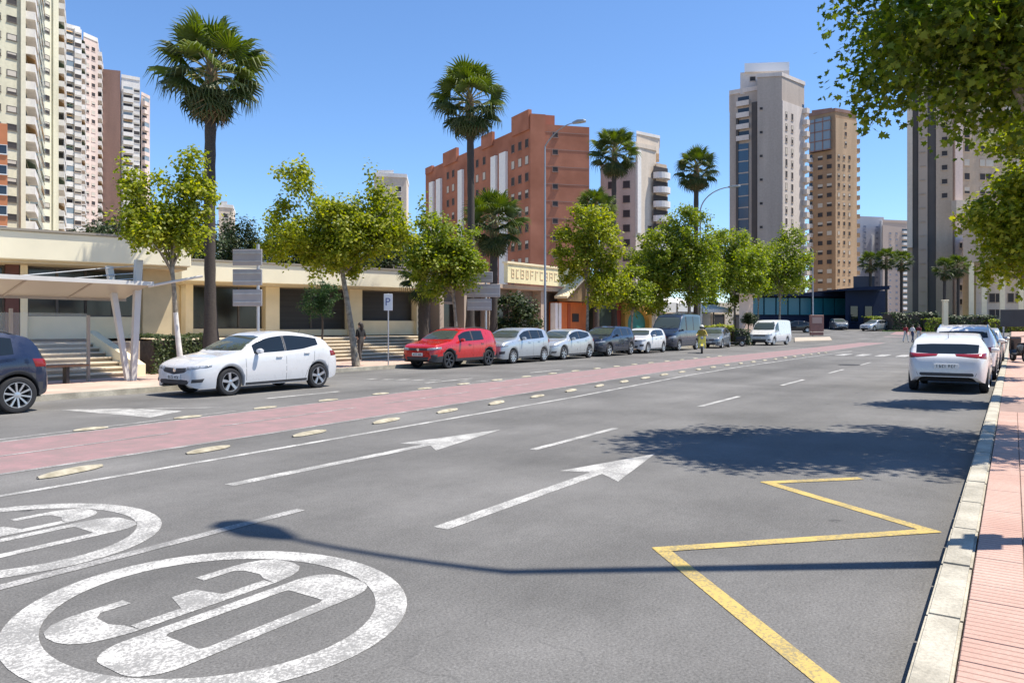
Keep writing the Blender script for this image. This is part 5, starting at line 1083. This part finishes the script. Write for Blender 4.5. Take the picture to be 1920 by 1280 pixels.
Car('parked_car', 'white hatchback seen from behind, nearest car at the right kerb', 'car', stretch(spec('hatch'), .98, -.05), CW, at(23.1, 1.36), HS, G2, 'five')
Car('parked_car', 'taller white SUV parked ahead of the nearest white hatchback', 'car', stretch(spec('suv'), 1.05, .12, rails=2), CW, at(28.4, 1.28), HS, G2, 'five')
Car('parked_car', 'dark grey car third in the row at the right kerb', 'car', spec('hatch'), CG, at(33.8, 1.25), HS, G2, 'five')
Car('parked_car', 'silver car at the far end of the row at the right kerb', 'car', spec('mpv'), CS, at(39.2, 1.2), HS, G2, 'cap')
for (px, Zd, k, lab, cc, a) in ((1572, 104, 'mpv', 'dark grey car on the far junction, left of the maroon car', CG, -100), (1604, 108, 'suv', 'maroon car on the far junction below the blue pavilion', CM, -160), (1640, 100, 'hatch', 'light silver car on the far junction, rightmost of the three', CS, -150), (1490, 96, 'hatch', 'dark car half hidden behind the white van', CK, 170)):
    x, y = P(px, Zd); Car('distant_car', lab, 'car', spec(k), cc, (x, y), R(a), 'cars on the far junction', 'cap', z=gz(x, y))
# ------------------------------------------------------------------ scooters and people
SKIN = mat('skin', (.50, .31, .22), .55); HAIR = mat('dark_hair', (.025, .018, .014), .6)
def cloth(n, c): return mat('cloth_' + n, c, .85, .12, 12, .15, 60)
BONES = [('pelvis', 'spine', .135, .125, 'L'), ('spine', 'chest', .125, .15, 'U'), ('chest', 'neck', .15, .062, 'U'), ('neck', 'head', .058, .082, 'S'), ('head', 'crown', .088, .078, 'S'), ('head', 'nose', .03, .014, 'S')]
for sd in 'lr':
    BONES += [('pelvis', 'hip' + sd, .12, .095, 'L'), ('hip' + sd, 'knee' + sd, .09, .06, 'L'), ('knee' + sd, 'ankle' + sd, .058, .04, 'L'), ('ankle' + sd, 'toe' + sd, .045, .032, 'F'),
              ('chest', 'sho' + sd, .10, .066, 'U'), ('sho' + sd, 'elb' + sd, .056, .042, 'U'), ('elb' + sd, 'wri' + sd, .04, .027, 'A'), ('wri' + sd, 'palm' + sd, .028, .032, 'S')]
    for f in range(5): BONES += [('palm' + sd if f < 4 else 'wri' + sd, 'fa%d' % f + sd, .012, .0095, 'S'), ('fa%d' % f + sd, 'fb%d' % f + sd, .0095, .008, 'S')]
def person(name, label, loc, rz, J, mats, hairlen=.0, scale=1., helmet=None):
    """J: joints (x right, y forward, z up); mats: keys L legs, U upper body, A forearms, F feet, S skin"""
    J = {k: Vector(v) for k, v in J.items()}
    for sd in 'lr':
        w, e = J['wri' + sd], J['elb' + sd]; d = (w - e).normalized(); J.setdefault('palm' + sd, w + d * .075); side = d.cross(Vector((0, 1, 0)) if abs(d.y) < .8 else Vector((0, 0, 1))).normalized(); sgn = 1 if sd == 'r' else -1
        p = J['palm' + sd]; bend = Vector((-sgn * .3, .25, -.1)) if not J.get('grip') else Vector((0, .2, -.8))
        for f in range(4):
            o = side * (.026 - .0175 * f); ln = (.042, .048, .045, .034)[f]; J['fa%d' % f + sd] = p + o + d * ln; J['fb%d' % f + sd] = p + o + d * ln + (d + bend).normalized() * ln * .8
        J['fa4' + sd] = w + d * .03 + Vector((0, .03, 0)) + side * .02; J['fb4' + sd] = J['fa4' + sd] + (d + Vector((0, .4, 0))).normalized() * .03
    names = [k for k in J if k != 'grip']; idx = {k: i for i, k in enumerate(names)}; rad = {}
    for a, b, ra, rb, m in BONES: rad[a] = max(rad.get(a, 0), ra) if a not in ('wril', 'wrir', 'palml', 'palmr') else {'w': .027, 'p': .032}[a[0]]; rad[b] = max(rad.get(b, 0), rb) if not b.startswith('palm') else .032
    me = bpy.data.meshes.new('tmp'); me.from_pydata([J[k] for k in names], [(idx[a], idx[b]) for a, b, *_ in BONES], [])
    o = bpy.data.objects.new('tmp', me); col.objects.link(o); sk = o.modifiers.new('s', 'SKIN'); su = o.modifiers.new('u', 'SUBSURF'); su.levels = su.render_levels = 2
    for i, k in enumerate(names): dta = me.skin_vertices[0].data[i]; dta.radius = (rad[k] * (1.25 if k in ('chest', 'spine', 'pelvis') else 1), rad[k] * (.85 if k in ('chest', 'spine', 'pelvis') else 1)); dta.use_root = k == 'pelvis'
    dg = bpy.context.evaluated_depsgraph_get(); nm = bpy.data.meshes.new_from_object(o.evaluated_get(dg)); bpy.data.objects.remove(o)
    keys = ['L', 'U', 'A', 'F', 'S']; nm.materials.clear()
    for k in keys: nm.materials.append(mats[k])
    seg = [(J[a], J[b], keys.index(m)) for a, b, _, _, m in BONES]
    for p in nm.polygons:
        c = p.center; best = 9; bi = 0
        for a, b, k in seg:
            ab = b - a; t = max(0, min(1, (c - a).dot(ab) / max(1e-9, ab.dot(ab)))); dd = (c - a - ab * t).length
            if dd < best: best = dd; bi = k
        p.material_index = bi; p.use_smooth = True
    th = thing(name, label, 'person', loc, rz); th.scale = (scale,) * 3; ob('body', nm, th)
    h = J['head'].lerp(J['crown'], .55); f = (J['nose'] - J['head']); f.z = 0; f.normalize(); q = MB(); n = 14
    if helmet:
        q.lathe([(.001, .15), (.07, .14), (.115, .09), (.135, .02), (.133, -.05), (.12, -.10), (.1, -.12)], 18); q.build('helmet', [helmet], th, h, smooth=60)
        q = MB(); q.lathe([(.137, .03), (.139, -.02), (.134, -.07)], 24); me = q.mesh('visor', DKGLASS, 60)
        vo = ob('visor', me, th, h + f * .012)
    else:
        for i in range(7):
            a = math.pi * i / 12
            r0 = .098 * math.cos(a) + .004
            for k in range(n):
                w = 2 * math.pi * k / n; fr = max(0, math.cos(w - math.atan2(f.y, f.x))); q.v.append((r0 * math.cos(w), r0 * math.sin(w), .105 * math.sin(a) + (.03 if i == 0 and fr > .4 else 0) - (0 if fr > .35 or i > 0 else .03)))
        for i in range(6):
            for k in range(n): j = (k + 1) % n; q.f.append([i * n + k, i * n + j, (i + 1) * n + j, (i + 1) * n + k]); q.m.append(0)
        if hairlen: q.tube([(-f.x * .05, -f.y * .05, .02), (-f.x * .085, -f.y * .085, -.08), (-f.x * .10, -f.y * .10, -hairlen)], [.085, .085, .04], 10)
        q.build('hair', HAIR, th, h, smooth=60)
        q = MB()
        for sg in (-1, 1):
            e = f * .083 + Vector((-f.y, f.x, 0)) * .03 * sg; q.tube([e, e + f * .006], [.009, .005], 6)
        q.build('eyes', HAIR, th, J['head'].lerp(J['crown'], .35))
    return th
def stand(stride=.0, arm=.0, lean=0.):
    J = dict(pelvis=(0, 0, .93), spine=(0, .0 + lean * .2, 1.10), chest=(0, lean * .5, 1.31), neck=(0, lean * .7, 1.46), head=(0, .02 + lean, 1.56), crown=(0, .015 + lean, 1.66), nose=(0, .115 + lean, 1.585))
    for sd, sg in (('l', -1), ('r', 1)):
        st_ = stride * sg
        J['hip' + sd] = (sg * .095, 0, .88); J['knee' + sd] = (sg * .10, .04 + st_ * .55, .49); J['ankle' + sd] = (sg * .10, st_, .085 + (.07 if st_ < -.1 else 0)); J['toe' + sd] = (sg * .115, st_ + .14, .035 + (.0 if st_ >= -.1 else .02))
        J['sho' + sd] = (sg * .185, lean * .5, 1.39); J['elb' + sd] = (sg * .235, -st_ * .35 - .02, 1.12); J['wri' + sd] = (sg * .22, -st_ * .7 + .06 + arm, .88 + arm * .8)
    return J
def wear(l, u, f, a=None): return dict(L=cloth(*l), U=cloth(*u), A=cloth(*a) if a else SKIN, F=cloth(*f), S=SKIN)
bx, by = W(21.4, 20.35)
bx, by = gpx(676, 687)
person('person', 'woman with dark hair in a black top and grey shorts standing beside the leaning trunk', (bx, by, .13), R(60), stand(.12, .1), wear(('charcoal', (.06, .055, .05)), ('black', (.012, .012, .013)), ('white', (.7, .7, .68))), .22, .96)
GB = []
for i, (px, py, rz, lab, mt) in enumerate(((1698, 642, -60, 'pedestrian in dark red jacket and light trousers, leftmost of the three at the crossing', wear(('pale', (.55, .56, .55)), ('maroon', (.26, .02, .03)), ('dark', (.03, .03, .03)), ('maroon', (.26, .02, .03)))),
        (1711, 643, -75, 'pedestrian in white shirt walking in the middle of the group at the crossing', wear(('jeans', (.05, .07, .13)), ('white', (.7, .7, .68)), ('dark', (.03, .03, .03)))),
        (1723, 641, -50, 'pedestrian in dark red shirt and pale trousers, rightmost of the three at the crossing', wear(('pale', (.55, .56, .55)), ('wine', (.16, .02, .03)), ('dark', (.03, .03, .03)))))):
    bx, by = gpx(px, py); person('person', lab, (bx, by, .0), R(rz), stand((.26, -.2, .24)[i]), mt, .0 if i else .12)
def scooter(name, label, pos, rz, cc, topbox=None, z=0.):
    th = thing(name, label, 'scooter', (pos[0], pos[1], z), rz)      # +x is forward
    for x in (.62, -.62):
        q = MB(); q.lathe([(.15, -.05), (.23, -.055), (.255, 0), (.23, .055), (.15, .05)], 20, 0, 'y'); o = q.build('wheel', BLACK, th, (x, 0, .255), smooth=50)
        q = MB(); q.lathe([(.15, -.03), (.04, -.04), (.04, .04), (.15, .03)], 12, 0, 'y'); q.build('rim', RIM, o)
    q = MB(); q.extr([(.42, .28), (.50, .5), (.40, 1.0), (.34, 1.02), (.38, .5), (.32, .3)], -.22, .22); ob('front_shield', bevel(q.mesh('front_shield', cc), .05, 2), th)
    q = MB(); q.extr([(.44, .28), (-.2, .26), (-.25, .34), (.40, .36)], -.18, .18); ob('footboard', bevel(q.mesh('footboard', TRIM), .02), th)
    q = MB(); q.extr([(-.12, .34), (-.18, .68), (-.55, .74), (-.95, .72), (-.85, .5), (-.5, .36)], -.17, .17); ob('rear_body', bevel(q.mesh('rear_body', cc), .05, 2), th)
    q = MB(); q.extr([(-.14, .70), (-.20, .78), (-.55, .80), (-.9, .82), (-.9, .74)], -.14, .14); ob('seat', bevel(q.mesh('seat', BLACK), .03, 2), th)
    q = MB(); q.extr([(.78, .44), (.62, .56), (.44, .48), (.46, .42), (.62, .49), (.76, .40)], -.08, .08); ob('mudguard', bevel(q.mesh('mudguard', cc), .02), th)
    q = MB(); q.tube([(.62, .1, .255), (.5, .1, .6)], .025, 6); q.tube([(.62, -.1, .255), (.5, -.1, .6)], .025, 6); q.build('fork', STEEL, th)
    q = MB(); q.tube([(.28, -.34, 1.06), (.38, -.15, 1.04), (.38, .15, 1.04), (.28, .34, 1.06)], .018, 6); q.build('handlebar', TRIM, th)
    q = MB(); q.lathe([(.09, 0), (.085, .04), (.04, .06), (.001, .062)], 14); o = q.build('headlight', HEADL, th, (.44, 0, .92)); o.rotation_euler = (0, R(90), 0)
    if topbox: q = MB(); q.box(-1.15, -.72, -.24, .24, .84, 1.28); ob('delivery_box', bevel(q.mesh('delivery_box', topbox), .03, 2), th)
    return th
YELP = carpaint('paint_yellow', (.62, .52, .04), 0, .35)
sx, sy = gpx(1316, 662); hd = HS + math.pi + R(20)
scooter('delivery_scooter', 'yellow delivery scooter with a rear box ridden towards the camera', (sx, sy), hd, YELP, YELP)
J = dict(pelvis=(0, -.12, .86), spine=(0, -.08, 1.02), chest=(0, .02, 1.24), neck=(0, .06, 1.38), head=(0, .1, 1.48), crown=(0, .1, 1.58), nose=(0, .2, 1.5), grip=(0, 0, 0))
for sd, sg in (('l', -1), ('r', 1)):
    J['hip' + sd] = (sg * .11, -.08, .84); J['knee' + sd] = (sg * .19, .30, .80); J['ankle' + sd] = (sg * .16, .24, .44); J['toe' + sd] = (sg * .17, .38, .40)
    J['sho' + sd] = (sg * .19, .02, 1.32); J['elb' + sd] = (sg * .27, .22, 1.14); J['wri' + sd] = (sg * .30, .5, 1.08)
person('person', 'scooter rider in yellow and brown jacket wearing a pale helmet', (sx - .0 * math.cos(hd), sy, 0), hd - math.pi / 2, {k: ((v[0], v[1] - .28, v[2]) if k != 'grip' else v) for k, v in J.items()}, dict(L=cloth('khaki', (.12, .10, .06)), U=cloth('mustard', (.35, .27, .05)), A=cloth('mustard', (.35, .27, .05)), F=cloth('dark', (.03, .03, .03)), S=SKIN), helmet=mat('helmet_pale', (.62, .60, .50), .3))
x, y = P(1376, 58.5); scooter('parked_scooter', 'dark parked scooter beside the shrub near the topiary tree', (x, y), R(150), CK)
x, y = W(37.5, -.2); scooter('parked_scooter', 'dark parked scooter on the right pavement below the dark board', (x, y), HS + R(20), CK, None, .14)
# ================================================================== STREET FURNITURE
POLE = mat('lamp_pole', (.34, .35, .36), .45, .08, 4, metal=.5)
def lamp(label, base, hgt, arm, rise, ang, r=.09, head=True, z0=.13, plate=None, name='street_lamp', L=1.0, rt=None):
    th = thing(name, label, 'street lamp', (*base, z0), ang, None); q = MB(); q.tube([(0, 0, 0), (0, 0, 1.1), (0, 0, 1.15), (0, 0, hgt)], [r * 1.25, r * 1.2, r, r * .6], 12); q.build('pole', POLE, th, smooth=50)
    q = MB(); q.box(-.2, .2, -.2, .2, 0, .03); q.build('base_plate', POLE, th); q = MB(); pts = []
    for i in range(11): k = i / 10; pts.append((arm * (1 - math.cos(k * math.pi / 2)) if rt else arm * k ** 1.25, 0, hgt - .02 + rise * math.sin(k * math.pi / 2)))
    q.tube(pts, [r * .58 - r * .2 * i / 10 for i in range(11)], 8); q.build('arm', POLE, th, smooth=60)
    q = MB(); x, z = pts[-1][0], pts[-1][2]; w = .17
    q.prism([(x - .1, -.06), (x + .25, -w), (x + .75 * L, -w * .8), (x + .85 * L, 0), (x + .75 * L, w * .8), (x + .25, w), (x - .1, .06)], [z - .05] * 7, [z + .05, z + .10, z + .07, z + .05, z + .07, z + .10, z + .05]); ob('lamp_head', bevel(q.mesh('lamp_head', POLE), .015), th)
    if plate: q = MB(); q.box(-.03, .03, -plate[1] / 2, plate[1] / 2, plate[0], plate[0] + plate[2]); q.build('sign_plate', STEEL, th)
    return th
to_road = math.atan2(-DX, DY)            # from the far kerb towards the roadway
lamp('tall slim street lamp with long arm behind the silver cars', on_t(1022, 20.4), 10.9, 1.75, 1.0, to_road, .065, L=.8)
lamp('street lamp with curved arm beside the lone palm', on_t(1313, 20.4), zpx(395, 57), 2.3, zpx(352, 57) - zpx(395, 57), to_road, .1, rt=1)
lamp('slender far street lamp between the grey and tan towers', P(1524, 88), zpx(470, 88) - .3, 1.2, .4, R(200), .09, z0=gz(*P(1524, 88)))
lamp('street lamp on the right pavement that throws the long shadow over the road', (4.46, 5.24), 9.5, 1.55, 1.05, math.atan2(DX, -DY), .09, z0=.14, plate=(2.35, .42, .48), L=.95)
SGB = mat('sign_back', (.36, .35, .355), .5, .06, 3, metal=.25); SGW = mat('sign_white', (.70, .72, .76), .4, .04, 3); BLU = mat('sign_blue', (.10, .13, .30), .4)
def signpost(label, base, h, plates, rz, pm=None):
    th = thing('sign_post', label, 'road sign', (*base, .13), rz); q = MB(); q.tube([(0, 0, 0), (0, 0, h)], .05, 10); q.build('post', pm or STEEL, th, smooth=60)
    for (x0, x1, z0, z1) in plates:
        o = ob('direction_panel', bbox(x0, x1, -.13, -.07, z0, z1, 'direction_panel', SGB, .012), th); 
        for zz in (z0 + (z1 - z0) * .25, z0 + (z1 - z0) * .75): q = MB(); q.box(x0 + .04, x1 - .04, -.16, -.131, zz - .02, zz + .02); q.build('rail', STEEL, o)
        q = MB(); q.box(-.09, .09, -.07, .06, (z0 + z1) / 2 - .05, (z0 + z1) / 2 + .05); q.build('bracket', STEEL, o)
    return th
b = on_t(484, 20.3); k = b[1] / F; Z_ = b[1]
pz_ = lambda py: zpx(py, Z_) - .13
signpost('post with three blank grey direction panels seen from behind, beyond the white hatchback', b, pz_(458), [((438 - 484) * k, (494 - 484) * k, pz_(498), pz_(468)), ((438 - 484) * k, (494 - 484) * k, pz_(535), pz_(505)), ((438 - 484) * k, (494 - 484) * k, pz_(574), pz_(543))], R(-4))
b = on_t(911, 20.4); k = b[1] / F; Z_ = b[1]
signpost('post with three stacked grey direction panels seen from behind, above the first silver car', b, pz_(508), [((876 - 911) * k, (924 - 911) * k, pz_(530), pz_(510)), ((876 - 911) * k, (938 - 911) * k, pz_(557), pz_(533)), ((876 - 911) * k, (922 - 911) * k, pz_(582), pz_(560))], R(-3))
b = on_t(728, 19.95); Z_ = b[1]; th = thing('parking_sign', 'slim post with a small white parking panel left of the red car', 'road sign', (*b, .13), R(5)); q = MB(); q.tube([(0, 0, 0), (0, 0, pz_(550))], .026, 8); q.build('post', STEEL, th, smooth=60)
o = ob('panel', bbox(-.165, .165, -.05, -.03, pz_(582), pz_(551), 'panel', SGW, .006), th); me = text_mesh('P', .42, BLU, .004); l = ob('letter', me, o, (-.02, -.056, pz_(566.5)), rot=(R(90), 0, 0))
# --- bus shelter
SHM = mat('shelter_paint', (.33, .29, .24), .5, .08, 3); SHWH = mat('shelter_white', (.56, .54, .50), .45, .05, 3); FROST = glassmat('frosted_panel', (.42, .39, .32), .4, .0, .95); CLR = glassmat('clear_panel', (.55, .60, .58), .05, 0, .16)
bs = W(11.35, 20.2); th = thing('bus_shelter', 'bus shelter with tilted canopy and V-shaped masts at the left', 'bus shelter', (*bs, .13), rzs)
q = MB()
for (a, b_, w0, w1, m) in (((-.05, 0, 0), (.16, .10, 3.35), .07, .10, 1), ((-.17, .06, 0), (-.48, .45, 3.15), .06, .085, 1)):
    q = MB(); A_, B_ = Vector(a), Vector(b_)
    q.prism([(A_.x - w0, A_.y - .06), (A_.x + w0, A_.y - .06), (A_.x + w0, A_.y + .06), (A_.x - w0, A_.y + .06)], 0, .02); n0 = len(q.v); q.v += [(A_.x + sx_ * w0, A_.y + sy_ * .06, .02) for sx_, sy_ in ((-1, -1), (1, -1), (1, 1), (-1, 1))] + [(B_.x + sx_ * w1, B_.y + sy_ * .06, B_.z) for sx_, sy_ in ((-1, -1), (1, -1), (1, 1), (-1, 1))]
    for f in ((0, 1, 5, 4), (1, 2, 6, 5), (2, 3, 7, 6), (3, 0, 4, 7), (4, 5, 6, 7)): q.f.append([n0 + i for i in f]); q.m.append(0)
    q.build('mast', SHWH, th)
zc0, zc1, yc0, yc1 = 2.66, 2.26, -.55, .85
def cz(y): return zc0 + (zc1 - zc0) * (y - yc0) / (yc1 - yc0)
for i in range(6):
    x1 = .15 - i * 1.55; x0 = x1 - 1.49; q = MB(); n0 = 0; q.v += [(x, y, cz(y) + dz) for dz in (0, .03) for x, y in ((x0, yc0), (x1, yc0), (x1, yc1), (x0, yc1))]
    for f in ((3, 2, 1, 0), (4, 5, 6, 7), (0, 1, 5, 4), (1, 2, 6, 5), (2, 3, 7, 6), (3, 0, 4, 7)): q.f.append(list(f)); q.m.append(0)
    q.build('canopy_panel', FROST, th)
    q = MB(); q.tube([(x0 - .03, yc0, cz(yc0) + .0), (x0 - .03, yc1, cz(yc1))], .035, 6); q.build('canopy_rib', SHM, th)
for y in (yc0, yc1): q = MB(); q.box(-9.2, .2, y - .04, y + .04, cz(y) - .05, cz(y) + .06); q.build('canopy_beam', SHWH if y < 0 else SHM, th)
q = MB(); q.tube([(.2, -.3, 2.6), (1.35, -1.1, 2.92)], .04, 8); q.build('side_arm', SHWH, th)
for (za, xb) in ((3.2, -4.1), (3.0, -3.0), (2.85, -2.0)): q = MB(); q.tube([(.25, .1, za), (-.65, .35, za - .12), (xb, 0, cz(0) + .05)], .014, 5); q.build('stay_cable', STEEL, th)
for i in range(5):
    x = -.85 - i * 1.9; q = MB(); q.box(x - .035, x + .035, .78, .85, 0, 1.95 if i else 1.8); q.build('screen_post', SHM, th)
    if i < 4: q = MB(); q.box(x - 1.86, x - .04, .805, .82, .25, 1.85); q.build('glass_panel', CLR, th)
q = MB(); q.box(-3.6, -1.1, .25, .65, .44, .49); q.build('bench_seat', mat('bench_wood', (.20, .11, .06), .7, .2, 6), th)
for x in (-3.2, -1.6): q = MB(); q.box(x - .04, x + .04, .35, .55, 0, .44); q.build('bench_leg', DARK, th)
q = MB(); q.box(-5.35, -4.95, .70, .77, 1.05, 1.65); q.build('timetable', SGW, th)
# --- street bits
b = W(12.3, 21.6); th = thing('stair_rail', 'white sloping side wall at the right end of the left steps', 'wall', (*b, .13), rzs); q = MB(); q.v += []; q.prism([(0, .2), (.28, .2), (.28, 3.1), (0, 3.1)], [0] * 4, [.35, .35, 1.35, 1.35]); q.build('wall', CREAM, th)
mx_, my_ = P(1531, 87); th = thing('information_totem', 'brown information panel on a pale island by the junction', 'sign', (mx_, my_, gz(mx_, my_) + .14), R(8)); BRS = mat('totem_brown', (.22, .10, .08), .6, .1, 2); o = ob('panel', bbox(-.85, .85, -.12, .12, .45, 2.35, 'panel', BRS, .03), th); ob('base', bbox(-.8, .8, -.15, .15, 0, .38, 'base', BRS, .02), th); q = MB(); q.box(-.6, .6, -.13, -.122, 1.4, 2.1); q.build('notice', mat('notice', (.35, .24, .21), .6), o)
x, y = P(1772, 94); th = thing('cream_post', 'cream rectangular post standing on the far lawn', 'post', (x, y, gz(x, y)), 0); ob('shaft', bbox(-.3, .3, -.2, .2, 0, zpx(565, 94) - gz(x, y), 'shaft', CREAM, .03), th); ob('cap', bbox(-.36, .36, -.26, .26, zpx(565, 94) - gz(x, y), zpx(562, 94) - gz(x, y), 'cap', CREAM, .02), th)
x, y = W(38.5, -.15); th = thing('notice_board', 'dark grey board on two legs at the end of the right pavement', 'board', (x, y, .14), HS - math.pi / 2 + math.pi); ob('board', bbox(-.62, .62, -.04, .04, 1.45, 2.2, 'board', mat('board_grey', (.05, .052, .055), .6, .1, 3), .015), th)
for sx_ in (-.5, .5): q = MB(); q.box(sx_ - .03, sx_ + .03, -.03, .03, 0, 1.5); q.build('leg', STEEL, th)
for i, px in enumerate((1150, 1190)):
    b = on_t(px, 20.5); th = thing('bollard', ('left' if not i else 'right') + ' grey bollard on the far pavement behind the dark blue SUV', 'bollard', (*b, .13)); q = MB(); q.lathe([(.07, 0), (.07, .85), (.085, .87), (.085, .93), (.05, .98), (.001, 1.0)], 12); q.build('post', STEEL, th, smooth=40)
